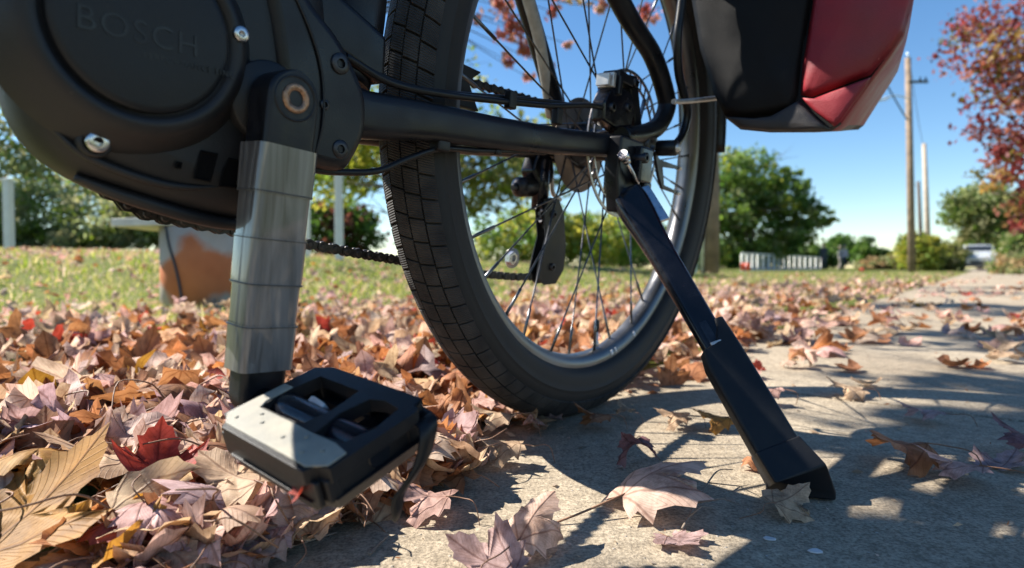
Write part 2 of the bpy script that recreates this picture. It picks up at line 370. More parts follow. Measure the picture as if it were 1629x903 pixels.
# ------------------------------------------------------------------ foliage material and builders
def foliage_mat(name, attr=True, trans=0.45, rough=0.55, veins=False, gloss=0.3):
    m, n, l, p = mat(name)
    if attr:
        a = n.new('ShaderNodeAttribute'); a.attribute_name = 'Col'; col = a.outputs['Color']
    else:
        a = n.new('ShaderNodeObjectInfo'); col = a.outputs['Color']
    if veins:
        uv = n.new('ShaderNodeUVMap'); uv.uv_map = 'UVMap'
        sp = n.new('ShaderNodeSeparateXYZ'); l.new(uv.outputs[0], sp.inputs[0])
        def mth(op, i0, i1=None, i2=None):
            q = n.new('ShaderNodeMath'); q.operation = op
            for k, v in enumerate((i0, i1, i2)):
                if v is None: continue
                if isinstance(v, (int, float)): q.inputs[k].default_value = v
                else: l.new(v, q.inputs[k])
            return q.outputs[0]
        ang_ = mth('ARCTAN2', sp.outputs[0], mth('ADD', sp.outputs[1], 0.02))
        ds = mth('SQRT', mth('ADD', mth('MULTIPLY', sp.outputs[0], sp.outputs[0]), mth('MULTIPLY', sp.outputs[1], sp.outputs[1])))
        step = R(41)
        fr = mth('ABSOLUTE', mth('SUBTRACT', mth('FRACT', mth('ADD', mth('DIVIDE', ang_, step), 20.5)), 0.5))
        d1 = mth('MULTIPLY', mth('MULTIPLY', fr, step), ds)
        v1 = n.new('ShaderNodeMapRange'); v1.inputs['From Min'].default_value = 0.004; v1.inputs['From Max'].default_value = 0.017; v1.inputs['To Min'].default_value = 1; v1.inputs['To Max'].default_value = 0
        l.new(d1, v1.inputs['Value'])
        # side veins leaving the main ones at an angle
        ph = mth('SUBTRACT', mth('MULTIPLY', ds, 11.0), mth('MULTIPLY', fr, 9.0))
        d2 = mth('ABSOLUTE', mth('SUBTRACT', mth('FRACT', ph), 0.5))
        v2 = n.new('ShaderNodeMapRange'); v2.inputs['From Min'].default_value = 0.02; v2.inputs['From Max'].default_value = 0.09; v2.inputs['To Min'].default_value = 0.55; v2.inputs['To Max'].default_value = 0
        l.new(d2, v2.inputs['Value'])
        vm = mth('MAXIMUM', v1.outputs[0], v2.outputs[0])
        # blotches
        no = n.new('ShaderNodeTexNoise'); no.inputs['Scale'].default_value = 3.5; no.inputs['Detail'].default_value = 8; no.inputs['Roughness'].default_value = 0.7
        oi = n.new('ShaderNodeObjectInfo'); va = n.new('ShaderNodeVectorMath'); va.operation = 'ADD'; l.new(uv.outputs[0], va.inputs[0]); 
        cmb = n.new('ShaderNodeCombineXYZ'); l.new(mth('MULTIPLY', oi.outputs['Random'], 37.0), cmb.inputs[2]); l.new(cmb.outputs[0], va.inputs[1]); l.new(va.outputs[0], no.inputs['Vector'])
        rp = n.new('ShaderNodeValToRGB'); rp.color_ramp.elements[0].position = 0.34; rp.color_ramp.elements[0].color = (0.42, 0.34, 0.30, 1); rp.color_ramp.elements[1].position = 0.58; rp.color_ramp.elements[1].color = (1.12, 1.1, 1.08, 1)
        l.new(no.outputs[0], rp.inputs[0])
        mu = n.new('ShaderNodeMix'); mu.data_type = 'RGBA'; mu.blend_type = 'MULTIPLY'; mu.inputs[0].default_value = 0.85; l.new(col, mu.inputs[6]); l.new(rp.outputs[0], mu.inputs[7])
        dk = n.new('ShaderNodeMix'); dk.data_type = 'RGBA'; dk.blend_type = 'MULTIPLY'; l.new(mth('MULTIPLY', vm, 0.62), dk.inputs[0]); l.new(mu.outputs[2], dk.inputs[6]); dk.inputs[7].default_value = (0.36, 0.24, 0.20, 1)
        col = dk.outputs[2]
        bp = n.new('ShaderNodeBump'); bp.inputs['Strength'].default_value = 0.5; bp.inputs['Distance'].default_value = 0.0012
        l.new(mth('ADD', vm, no.outputs[0]), bp.inputs['Height']); l.new(bp.outputs[0], p.inputs['Normal'])
    l.new(col, p.inputs['Base Color']); p.inputs['Roughness'].default_value = rough; p.inputs['Specular IOR Level'].default_value = gloss
    tr = n.new('ShaderNodeBsdfTranslucent'); 
    hs = n.new('ShaderNodeHueSaturation'); hs.inputs['Saturation'].default_value = 1.08; hs.inputs['Value'].default_value = 1.15; l.new(col, hs.inputs['Color']); l.new(hs.outputs[0], tr.inputs[0])
    mix = n.new('ShaderNodeMixShader'); mix.inputs[0].default_value = trans
    out = n['Material Output']; l.new(p.outputs[0], mix.inputs[1]); l.new(tr.outputs[0], mix.inputs[2]); l.new(mix.outputs[0], out.inputs[0])
    return m
M['foliage'] = foliage_mat('foliage', True, 0.52)
M['grass'] = foliage_mat('grass_blades', True, 0.45, 0.5)
M['bark'] = simple('bark', (0.085, 0.068, 0.052), 0.92, 0, 0.45, 9, 0.8, 25)

def raw_mesh(name, V, Fq, C=None, m=None, parent=None, uv=None, smooth=False):
    """quads or triangles from numpy arrays; C one colour per face"""
    me = bpy.data.meshes.new(name); nf, k = Fq.shape
    me.vertices.add(len(V)); me.vertices.foreach_set('co', V.astype(np.float32).ravel())
    me.loops.add(nf * k); me.loops.foreach_set('vertex_index', Fq.astype(np.int32).ravel())
    me.polygons.add(nf); me.polygons.foreach_set('loop_start', np.arange(nf, dtype=np.int32) * k)
    try: me.polygons.foreach_set('loop_total', np.full(nf, k, dtype=np.int32))
    except Exception: pass
    me.update(calc_edges=True)
    if C is not None:
        at = me.attributes.new('Col', 'FLOAT_COLOR', 'CORNER'); cc = np.ones((nf, k, 4), np.float32); cc[:, :, :3] = C[:, None, :]; at.data.foreach_set('color', cc.ravel())
    if uv is not None:
        ul = me.uv_layers.new(name='UVMap'); ul.data.foreach_set('uv', uv[Fq.ravel()].astype(np.float32).ravel())
    if smooth: me.polygons.foreach_set('use_smooth', np.ones(nf, bool))
    if m: me.materials.append(m)
    o = bpy.data.objects.new(name, me); COL.objects.link(o)
    if parent is not None: o.parent = parent
    return o
def leaf_cloud(centres, n_clump, n_leaf, size, pal, spread=0.5, flat=0.6, shell=0.45):
    """leaf-sized faces in clumps through ellipsoids; centres: (x, y, z, rx, ry, rz, weight)"""
    Vs = []; Cs = []
    pal = np.array(pal)
    W = np.array([c[6] for c in centres], float); W /= W.sum()
    cid = RNG.choice(len(centres), n_clump, p=W); cc = np.array([c[:6] for c in centres])[cid]
    d = RNG.normal(size=(n_clump, 3)); d /= np.linalg.norm(d, axis=1, keepdims=True)
    rr = shell + (1 - shell) * RNG.random((n_clump, 1)) ** 0.6
    P = cc[:, :3] + d * rr * cc[:, 3:6]
    cs = np.repeat(spread * cc[:, 3:6].min(axis=1), n_leaf)[:, None]
    L = np.repeat(P, n_leaf, axis=0) + RNG.normal(size=(n_clump * n_leaf, 3)) * cs * np.array([1, 1, flat]) * 0.5
    N = len(L); col = pal[RNG.integers(0, len(pal), n_clump)]; col = np.repeat(col, n_leaf, axis=0) * (0.7 + 0.6 * RNG.random((N, 1)))
    a = RNG.normal(size=(N, 3)); a /= np.linalg.norm(a, axis=1, keepdims=True)
    b = np.cross(a, RNG.normal(size=(N, 3))); b /= np.linalg.norm(b, axis=1, keepdims=True)
    s = size * (0.6 + 0.8 * RNG.random((N, 1)))
    V = np.stack([L - a * s, L + b * s * 0.55, L + a * s, L - b * s * 0.55], 1).reshape(-1, 3)
    return V, np.arange(N * 4).reshape(-1, 4), col
def limbs(base, top, r0, n, reach, seed, lift=0.35):
    """a trunk and limbs as one branching mesh"""
    rd = random.Random(seed); b = MB(); base = Vector(base); top = Vector(top)
    pts = [base.lerp(top, t) + Vector((rd.uniform(-1, 1), rd.uniform(-1, 1), 0)) * 0.02 * (top - base).length * t for t in [i / 8 for i in range(9)]]
    b.tube(pts, [r0 * (1.25 if i == 0 else 1) * (1 - 0.82 * i / 8) for i in range(9)], 10)
    for k in range(n):
        t = 0.25 + 0.7 * k / n; p = base.lerp(top, t); a = rd.uniform(0, 6.283); ln = reach * rd.uniform(0.55, 1.0) * (1.1 - 0.5 * t)
        q = p + Vector((math.cos(a), math.sin(a), lift * rd.uniform(0.4, 1.5))) * ln; mid = p.lerp(q, 0.5) + Vector((0, 0, 0.12 * ln))
        r_ = r0 * 0.42 * (1.1 - t); b.tube([p, mid, q], [r_, r_ * 0.65, r_ * 0.2], 6)
        for j in range(2):
            q2 = mid + Vector((rd.uniform(-1, 1), rd.uniform(-1, 1), rd.uniform(0.1, 0.9))) * ln * 0.5; b.tube([mid, q2], [r_ * 0.5, r_ * 0.12], 5)
    return b
def tree(name, label, cat, px, Y, h, centres, pal, n_clump, n_leaf, size, group=None, trunk=0.16, spread=0.5, nlimb=7, x=None, shell=0.45, reach=None, seed=1):
    """centres are relative to the foot: (dx, dy, z, rx, ry, rz, weight)"""
    X = (px - CX) / F_PX * Y if x is None else x
    z0 = gz_at(X, Y); root = empty(name, (X, Y, z0))
    V, Fq, C = leaf_cloud(centres, n_clump, n_leaf, size, pal, spread, 0.7, shell)
    V[:, 2] = np.maximum(V[:, 2], 0.02)
    raw_mesh('crown', V, Fq, C, M['foliage'], root)
    limbs((0, 0, -0.15), (centres[0][0] * 0.4, centres[0][1] * 0.4, h * 0.86), trunk, nlimb, reach or max(c[3] for c in centres), seed).build('trunk', M['bark'], root)
    tag(root, label, cat, group); return root
GREEN = [(0.076, 0.145, 0.031), (0.102, 0.187, 0.037), (0.145, 0.221, 0.048), (0.06, 0.111, 0.031)]
YGREEN = [(0.32, 0.336, 0.056), (0.224, 0.288, 0.048), (0.416, 0.384, 0.08), (0.16, 0.224, 0.048)]
OLIVE = [(0.204, 0.221, 0.076), (0.272, 0.255, 0.102), (0.153, 0.187, 0.068)]
PALE = [(0.272, 0.304, 0.136), (0.208, 0.24, 0.096), (0.336, 0.32, 0.16)]
MAROON = [(0.2, 0.044, 0.044), (0.25, 0.062, 0.056), (0.138, 0.037, 0.037), (0.3, 0.112, 0.075)]
PINK = [(0.495, 0.187, 0.143), (0.572, 0.275, 0.198), (0.418, 0.132, 0.11)]
TAN = [(0.408, 0.288, 0.144), (0.336, 0.228, 0.12), (0.48, 0.36, 0.18)]

# ---- trees behind the lawn, left to right
tree('broad_tree', 'tall dark green tree behind the white post at the left edge', 'tree', -60, 24, 8.2,
     [(0, 0, 5.6, 3.0, 2.5, 2.6, 3), (1.2, 0, 3.2, 2.3, 2.0, 1.8, 2), (-2.5, 0, 4, 2.5, 2, 3, 2)], GREEN[2:3] + PALE, 200, 34, 0.14, 'trees behind the lawn', 0.2, 0.42, seed=3)
tree('shrub', 'dark green shrub at the foot of the tall tree by the left white post', 'shrub', 55, 22, 2.8,
     [(0, 0, 1.1, 2.0, 1.2, 1.3, 2), (-1.6, 0, 1.0, 1.6, 1.2, 1.2, 1), (0, -0.3, 0.35, 2.6, 1, 0.5, 1.2)], GREEN[2:3] + PALE + YGREEN[1:2], 210, 36, 0.10, 'shrubs behind the lawn', 0.06, 0.45, seed=4)
tree('shrub', 'loose mid green shrub between the left white post and the orange painted riser', 'shrub', 175, 21, 2.5,
     [(0, 0, 1.0, 1.5, 1.0, 1.1, 2), (1.1, 0, 1.25, 0.8, 0.8, 0.9, 1), (0.3, -0.3, 0.35, 2.2, 1, 0.5, 1.2)], PALE + YGREEN[1:2], 170, 34, 0.09, 'shrubs behind the lawn', 0.05, 0.45, seed=5)
tree('shrub', 'pale green shrub directly behind the orange painted riser', 'shrub', 305, 23, 2.6,
     [(0, 0, 1.15, 1.7, 1.0, 1.2, 2), (1.8, 0, 1.0, 1.5, 1.0, 1.1, 1.3), (0.9, -0.3, 0.35, 2.8, 1, 0.5, 1.2)], PALE + YGREEN[1:2] + GREEN[2:3], 180, 34, 0.10, 'shrubs behind the lawn', 0.05, 0.45, seed=6)
tree('young_tree', 'thin young tree with sparse pale leaves above the shrubs at left', 'tree', 120, 30, 5.0,
     [(0, 0, 3.4, 2.0, 1.6, 1.4, 1), (2.4, 0, 2.8, 1.6, 1.5, 1.3, 0.8)], PALE + GREEN[1:2], 90, 26, 0.13, 'trees behind the lawn', 0.08, 0.5, seed=7)
tree('yellowing_tree', 'yellow green tree seen between the crank arm and the tyre', 'tree', 648, 15, 4.6,
     [(-0.9, 0, 3.0, 1.3, 1.3, 1.2, 2), (-1.8, 0, 2.1, 0.8, 1, 0.7, 1)], YGREEN, 130, 34, 0.085, 'trees behind the lawn', 0.09, 0.5, seed=8)
tree('shrub', 'dark low shrub seen between the crank arm and the tyre', 'shrub', 540, 19, 2.0,
     [(0, 0, 0.9, 1.3, 1.0, 0.9, 1)], GREEN[:2] + [(0.10, 0.04, 0.03)], 110, 32, 0.10, 'shrubs behind the lawn', 0.05, 0.45, seed=9)
tree('yellowing_tree', 'spreading olive tree with bare dark boughs seen through the spokes', 'tree', 672, 13, 5.0,
     [(1.6, 0, 2.35, 1.5, 1.2, 0.75, 2), (0, 0, 3.6, 1.3, 1.5, 1.0, 0.8), (2.9, 0, 2.2, 0.9, 1.0, 0.7, 1), (1.2, 0.4, 1.5, 1.4, 1, 0.5, 1)], YGREEN + OLIVE, 150, 34, 0.075, 'trees behind the lawn', 0.12, 0.5, nlimb=16, reach=2.6, seed=11)
tree('shrub', 'dense green shrub seen low through the spokes', 'shrub', 850, 21, 2.6,
     [(0, 0, 1.1, 2.2, 1.0, 1.1, 2), (2.4, 0, 1.0, 1.6, 1.0, 1.0, 1)], GREEN[1:3] + YGREEN, 190, 34, 0.10, 'shrubs behind the lawn', 0.05, 0.45, seed=12)
tree('shrub', 'dark green shrub seen through the spokes beside the kickstand top', 'shrub', 985, 24, 2.7,
     [(0, 0, 1.2, 2.0, 1.0, 1.2, 2), (2.0, 0, 1.1, 1.6, 1.0, 1.1, 1)], GREEN[1:3] + PALE[:1], 180, 34, 0.11, 'shrubs behind the lawn', 0.05, 0.45, seed=13)
# ---- the big tree right of the wooden pole and what stands further off
tree('broad_tree', 'big spreading green tree right of the rear wheel above the white railing', 'tree', 1195, 42, 9.5,
     [(-0.3, 0, 6.6, 2.9, 2.5, 1.9, 3.0), (-1.6, 0, 4.4, 2.6, 2.5, 2.0, 3), (2.2, 0, 4.9, 2.0, 2, 1.5, 2.0), (4.2, 0, 3.8, 1.5, 1.5, 0.8, 1.0), (1.4, 0, 2.4, 3.0, 2, 1.4, 3), (2.7, 0, 6.7, 0.9, 1, 0.5, 0.5), (-3.2, 0, 2.2, 2.2, 2, 2.0, 2.6)],
     GREEN + GREEN[2:3] + PALE[:1] + [(0.30, 0.33, 0.05), (0.16, 0.24, 0.05)], 400, 42, 0.17, None, 0.3, 0.38, nlimb=12, reach=5, seed=14)
tree('shrub', 'dark shrub behind the left half of the white railing', 'shrub', 1195, 66, 3.2, [(0, 0, 1.4, 4.2, 1.2, 1.5, 1), (-4.5, 0, 1.5, 3.0, 1.2, 1.6, 0.7)], GREEN, 230, 36, 0.2, 'shrubs behind the railing', 0.06, 0.45, seed=51)
tree('shrub', 'dark shrub behind the right half of the white railing', 'shrub', 1275, 68, 3.0, [(0, 0, 1.3, 3.4, 1.2, 1.4, 1), (2.4, 0, 1.0, 1.8, 1, 1.0, 0.4)], GREEN, 200, 36, 0.2, 'shrubs behind the railing', 0.06, 0.45, seed=52)
tree('broad_tree', 'rounded green tree in the distance left of the walkers, behind the railing', 'tree', 1337, 95, 5.2, [(0, 0, 2.8, 2.6, 2, 2.2, 1)], GREEN, 120, 30, 0.3, 'distant trees', 0.3, 0.45, seed=15)
tree('broad_tree', 'small dark green tree in the distance right of the walkers', 'tree', 1376, 90, 4.6, [(0, 0, 2.2, 1.5, 1.5, 2.3, 1), (2.0, 0, 1.6, 1.6, 1.5, 1.5, 1)], GREEN, 120, 30, 0.26, 'distant trees', 0.25, 0.45, seed=16)
tree('weed_clump', 'tan dry weeds right of the walkers', 'weeds', 1412, 52, 1.5, [(0, 0, 0.5, 2.3, 1, 0.6, 1), (2.0, 0, 0.6, 1.8, 1, 0.8, 1), (-1.5, 0, 0.4, 1.6, 1, 0.4, 0.6)], TAN + PALE, 170, 30, 0.13, 'roadside weeds', 0.03, 0.5, seed=17)
tree('shrub', 'yellow green shrub at the foot of the nearest utility pole', 'shrub', 1462, 33, 2.4, [(0, 0, 1.0, 1.0, 1.0, 0.95, 2), (-0.6, 0, 1.5, 0.5, 0.5, 0.6, 1), (0.5, 0, 1.3, 0.6, 0.5, 0.7, 1)], YGREEN, 130, 36, 0.10, 'roadside shrubs', 0.04, 0.45, seed=18)
tree('shrub', 'olive shrub between the utility poles and the parked car', 'shrub', 1500, 34, 1.8, [(0, 0, 0.8, 1.1, 1.0, 0.85, 1)], OLIVE + YGREEN[1:2], 120, 36, 0.10, 'roadside shrubs', 0.04, 0.45, seed=19)
tree('broad_tree', 'olive green tree behind the parked car below the red maple', 'tree', 1560, 46, 7.2, [(0, 0, 4.6, 2.6, 2, 1.9, 2), (2.4, 0, 3.2, 3.0, 2, 2.4, 2), (0.5, 0, 2.1, 2.0, 2, 1.6, 1)], OLIVE + PALE + GREEN[1:3], 330, 40, 0.19, None, 0.25, 0.42, seed=20)
tree('shrub', 'bright green shrub right of the parked car', 'shrub', 1640, 27, 2.3, [(0, 0, 1.0, 1.1, 1.0, 1.0, 2), (1.2, 0, 1.4, 1.0, 1, 1.2, 1)], PALE + YGREEN[1:2] + GREEN[1:3], 190, 36, 0.09, 'roadside shrubs', 0.04, 0.45, seed=21)
tree('weed_clump', 'dry weeds at the right edge beside the path', 'weeds', 1640, 17, 0.9, [(0, 0, 0.28, 1.2, 1, 0.35, 1), (0.9, 0, 0.35, 0.9, 1, 0.45, 1)], TAN + PALE + GREEN[1:2], 120, 30, 0.06, 'roadside weeds', 0.02, 0.5, seed=22)
# red maple at the right edge
tree('red_maple', 'dark red maple reaching into the picture at the right edge', 'tree', 0, 9.6, 5.6,
     [(-1.05, 0, 3.9, 0.85, 0.9, 0.75, 1.6), (-0.80, 0, 2.7, 0.75, 0.9, 0.75, 1.6), (-0.65, 0, 1.85, 0.55, 0.8, 0.45, 1.0), (-0.2, 0, 1.2, 0.6, 0.8, 0.5, 1.0), (0.5, 0, 3.6, 1.3, 1.3, 1.6, 2.4), (0.7, 0, 2.2, 1.0, 1, 0.8, 1.2)],
     MAROON * 2 + [(0.33, 0.21, 0.07), (0.38, 0.25, 0.10), (0.12, 0.11, 0.03)], 380, 30, 0.050, None, 0.10, 0.36, nlimb=16, x=8.92, reach=1.7, seed=23)
# the maple that has shed the leaves: it stands to the left out of the picture and its boughs shade the path
mx, my = -4.6, 1.0
shade = [(930, 900, .02), (1020, 905, .022), (1110, 905, .022), (1200, 888, .022), (1300, 872, .03), (1390, 868, .04), (1470, 862, .05), (1560, 880, .05), (1610, 830, .05), (1520, 800, .04), (1440, 795, .03),
         (1335, 702, .035), (1290, 655, .02), (1460, 652, .05), (1540, 672, .06), (1600, 650, .06), (1500, 700, .04), (1600, 700, .05), (1180, 640, .015),
         (1370, 600, .035), (1500, 604, .07), (1600, 600, .08), (1240, 592, .03), (1400, 538, .10), (1510, 534, .14), (1610, 540, .16), (1310, 548, .05),
         (1300, 488, .18), (1400, 486, .22), (1490, 484, .25), (1580, 488, .3), (1650, 500, .3), (1190, 500, .08), (1560, 466, .35), (1700, 620, .2), (1750, 700, .15), (1700, 560, .3)]
cen = []
for px_, py_g, r_ in shade:
    gp_ = on_ground(px_, py_g); gx, gy = gp_.x, gp_.y; h_ = random.uniform(2.1, 2.5) + 0.2 * max(0, gy - 1.2); cen.append((gx - SUN_S.x * h_ - mx, gy - SUN_S.y * h_ - my, h_, r_, r_, 0.12, r_ ** 1.6))
cen_up = [(-0.8, -1.6, 6.0, 2.2, 1.8, 1.6, 1), (-1.5, -2.0, 5.2, 1.8, 1.8, 1.5, 1)]
root = empty('maple_tree', (mx, my, gz_at(mx, my))); tag(root, 'maple whose boughs overhang the path from the left', 'tree')
V, Fq, C = leaf_cloud(cen, 260, 10, 0.040, PINK + TAN, 0.75, 0.8, 0.0)
V2, F2, C2 = leaf_cloud(cen_up, 160, 30, 0.06, PINK + TAN, 0.4, 0.8, 0.4)
raw_mesh('crown', np.concatenate([V, V2]), np.concatenate([Fq, F2 + len(V)]), np.concatenate([C, C2]), M['foliage'], root)
lb = limbs((0, 0, -0.15), (-0.3, 0.2, 6.0), 0.17, 8, 2.0, 31)
for k, c in enumerate(cen):
    st_ = Vector((-0.2, 0.1, 4.3 + 0.06 * (k % 12))); en = Vector(c[:3]); md = st_.lerp(en, 0.55) + Vector((0, 0, 0.5))
    lb.tube(spline([st_, md, en], 5), [0.014, 0.012, 0.010, 0.009, 0.008, 0.006, 0.005, 0.004, 0.0035, 0.003, 0.002], 6)
    for j in range(5):
        q = en + Vector((random.uniform(-1, 1) * c[3] * 1.3, random.uniform(-1, 1) * c[3] * 1.3, random.uniform(-0.1, 0.1))); lb.tube([en.lerp(md, 0.12 * j), q], [0.003, 0.0012], 4)
lb.build('trunk', M['bark'], root)
# pink maple twigs that hang into view behind the wheel
r2 = empty('pink_maple', (-3.02, 7.6, gz_at(-3.0, 7.6))); tag(r2, 'maple with sparse pink leaves seen through the spokes near the top', 'tree')
px0, py0 = r2.location.x, r2.location.y; cl = []
for a, b, r_, w in ((815, 45, 0.17, 1.6), (800, 10, 0.16, 1.2), (840, 75, 0.10, 0.7), (805, 95, 0.09, 0.5), (838, 122, 0.06, 0.25), (885, 20, 0.10, 0.6), (760, 30, 0.08, 0.3), (1000, 15, 0.10, 0.5), (1030, 25, 0.12, 0.5), (905, 70, 0.06, 0.2), (870, 105, 0.06, 0.25), (960, 10, 0.08, 0.25), (790, -60, 0.3, 2), (900, -90, 0.4, 2.5), (650, -80, 0.5, 3), (1010, -60, 0.25, 1.0)):
    q = at_depth(a, b, 7.0); cl.append((q.x - px0, q.y - py0, q.z - r2.location.z, r_, r_, r_ * 0.8, w))
V, Fq, C = leaf_cloud(cl, 150, 12, 0.042, PINK + [(0.55, 0.33, 0.26)], 0.7, 0.8, 0.0); raw_mesh('crown', V, Fq, C, M['foliage'], r2)
lb = limbs((0, 0, -0.15), (0.0, 0, 4.2), 0.09, 4, 1.0, 41)
for k, c in enumerate(cl):
    s0 = Vector((0.05, 0, 2.6 + 0.1 * (k % 8))); en = Vector(c[:3]); md = s0.lerp(en, 0.5) + Vector((0, 0, 0.5)); lb.tube(spline([s0, md, en], 4), [0.022, 0.02, 0.017, 0.014, 0.011, 0.009, 0.007, 0.005, 0.003], 5)
lb.build('trunk', M['bark'], r2)
# ================================================================== the bicycle
bike = empty('bicycle', BO, (0, LEAN, -PHI))
tag(bike, 'black electric bicycle with mid motor standing on its kickstand on the path', 'bicycle')
HUB = (0.0, 0.3507); RO = 0.3507
BB = (-0.486, 0.298)

def scale_poly(poly, c, k): return [(c[0] + (y - c[0]) * k, c[1] + (z - c[1]) * k) for y, z in poly]
def smooth_poly(poly, n=4):
    P = [Vector((0, y, z)) for y, z in poly]; N = len(P); out = []
    for i in range(N):
        a, b, c, d = P[i - 1], P[i], P[(i + 1) % N], P[(i + 2) % N]
        for k in range(n):
            t = k / n
            q = 0.5 * ((2 * b) + (c - a) * t + (2 * a - 5 * b + 4 * c - d) * t * t + (3 * b - a - 3 * c + d) * t ** 3)
            out.append((q.y, q.z))
    return out
def inset_poly(poly, d):
    n = len(poly); out = []
    area = sum(poly[i][0] * poly[(i + 1) % n][1] - poly[(i + 1) % n][0] * poly[i][1] for i in range(n))
    sg = 1 if area > 0 else -1
    for i in range(n):
        a = Vector(poly[i - 1]); b = Vector(poly[i]); c = Vector(poly[(i + 1) % n])
        e = ((b - a).normalized() + (c - b).normalized())
        if e.length < 1e-6: e = (c - b)
        e.normalize(); nrm = Vector((-e.y, e.x)) * sg
        out.append((b.x + nrm.x * d, b.y + nrm.y * d))
    return out

# ---- motor
MC = (-0.555, 0.3185)
body = smooth_poly([(-0.612, 0.420), (-0.611, 0.335), (-0.604, 0.287), (-0.588, 0.2525), (-0.549, 0.2325), (-0.500, 0.2225), (-0.458, 0.226),
                    (-0.436, 0.252), (-0.425, 0.30), (-0.432, 0.36), (-0.455, 0.43), (-0.55, 0.46)], 5)
mb = MB()
rings = []
for x, d in ((-0.062, 0.05), (-0.056, 0.036), (-0.035, 0.026), (-0.008, 0.012), (0.018, 0.0), (0.034, 0.003), (0.044, 0.0085), (0.0495, 0.015), (0.053, 0.0225), (0.0545, 0.03)):
    rings.append([(x, y, z) for y, z in inset_poly(body, d)])
mb.loft(rings)
motor = mb.build('motor_housing', M['motor'], bike)
# raised bowl round the cover and the recessed round cover itself
mb = MB(); mb.lathe_x([(0.047, 0.064), (0.0535, 0.0605), (0.0585, 0.0565), (0.0625, 0.0535), (0.066, 0.051), (0.0685, 0.0475), (0.0685, 0.0445), (0.0662, 0.0425), (0.0655, 0.0415), (0.0655, 0.03), (0.0655, 0.0)], MC, 64)
mb.build('motor_bowl', M['motor'], bike)
mb = MB(); mb.lathe_x([(0.0655, 0.0408), (0.0682, 0.0405), (0.0692, 0.0395), (0.0696, 0.037), (0.0700, 0.02), (0.0701, 0.0)], MC, 64)
cover = mb.build('motor_cover', M['cover'], bike)
def lettering(name, txt, size, yz0, yz1, x, parent, m, extrude=0.0004):
    cu = bpy.data.curves.new(name, 'FONT'); cu.body = txt; cu.size = size; cu.extrude = extrude; cu.space_character = 1.12
    tmp = bpy.data.objects.new(name, cu); COL.objects.link(tmp); dg = bpy.context.evaluated_depsgraph_get()
    me = bpy.data.meshes.new_from_object(tmp.evaluated_get(dg)); bpy.data.objects.remove(tmp); bpy.data.curves.remove(cu)
    me.name = name; me.materials.clear(); me.materials.append(m)
    o = bpy.data.objects.new(name, me); COL.objects.link(o); o.parent = parent
    e = Vector((0, yz1[0] - yz0[0], yz1[1] - yz0[1])).normalized(); n_ = Vector((1, 0, 0)); u = n_.cross(e)
    mt = Matrix((e, u, n_)).transposed().to_4x4(); mt.translation = Vector((x, yz0[0], yz0[1])); o.matrix_local = mt
    return o
M['logo'] = simple('logo_relief', (0.0085, 0.0095, 0.012), 0.36, 0.0, spec=0.32)
lt = lettering('logo_lettering', 'BOSCH', 0.0155, (-0.585, 0.3095), (-0.5288, 0.3105), 0.0700, cover, M['logo'])
lettering('logo_small_print', 'PERFORMANCE LINE', 0.0044, (-0.557, 0.3035), (-0.527, 0.3042), 0.0700, cover, M['logo'], 0.0002)

def bolt(name, c, r, x0, x1, m, ms, parent, hexr=0.45, dome=0.0006):
    b = MB(); b.lathe_x([(x0, r), (x1 - dome, r), (x1, r * 0.9), (x1, r * hexr * 1.08)], c, 20)
    n = 6
    for k in range(n):
        pass
    hp = [(c[0] + r * hexr * math.sin(a), c[1] - r * hexr * math.cos(a)) for a in [2 * math.pi * k / 6 for k in range(6)]]
    b.loft([[(x1, c[0] + r * hexr * 1.08 * math.sin(a), c[1] - r * hexr * 1.08 * math.cos(a)) for a in [2 * math.pi * k / 6 for k in range(6)]],
            [(x1 - r * 0.55, y, z) for y, z in hp]], False, False, False)
    b.add([(x1 - r * 0.55, y, z) for y, z in hp], [list(range(6))])
    return b.build(name, m, parent)
bolt('cover_screw', (-0.5709, 0.2611), 0.0052, 0.047, 0.0575, M['steel'], None, motor, 0.4)
mb = MB(); mb.lathe_x([(0.045, 0.0085), (0.0525, 0.0078), (0.0548, 0.0062), (0.0535, 0.0056), (0.050, 0.0054)], (-0.5709, 0.2611), 24); mb.build('screw_boss', M['motor'], motor)
bolt('cover_screw', (-0.5085, 0.3290), 0.0042, 0.050, 0.0705, M['steel'], None, motor, 0.4)
# two cooling slots and a small drain hole: shallow lipped pockets, inner shade painted dark
def pocket(poly, x, depth):
    b = MB(); outer = poly; inner = inset_poly(poly, 0.0012)
    n = len(poly)
    b.loft([[(x, y, z) for y, z in outer], [(x + 0.0006, y, z) for y, z in inner], [(x - depth, y, z) for y, z in inset_poly(poly, 0.002)]], False, False, False)
    b.add([(x - depth, y, z) for y, z in inset_poly(poly, 0.002)], [list(range(n))])
    return b
M['hole'] = simple('vent_painted_shade', (0.003, 0.003, 0.0035), 0.8, spec=0.1)
def px_poly(pts, X): return [(on_x(a, b, X).y, on_x(a, b, X).z) for a, b in pts]
for pts in ([(318, 238), (346, 244), (334, 290), (306, 284)], [(362, 250), (386, 256), (380, 300), (346, 296), (352, 270)]):
    pocket(px_poly(pts, 0.0545), 0.0556, 0.0006).build('vent_slot', M['hole'], motor, 0.0004)
pocket(px_poly([(278, 256), (289, 258), (287, 269), (276, 267)], 0.0545), 0.0556, 0.0006).build('drain_hole', M['hole'], motor)
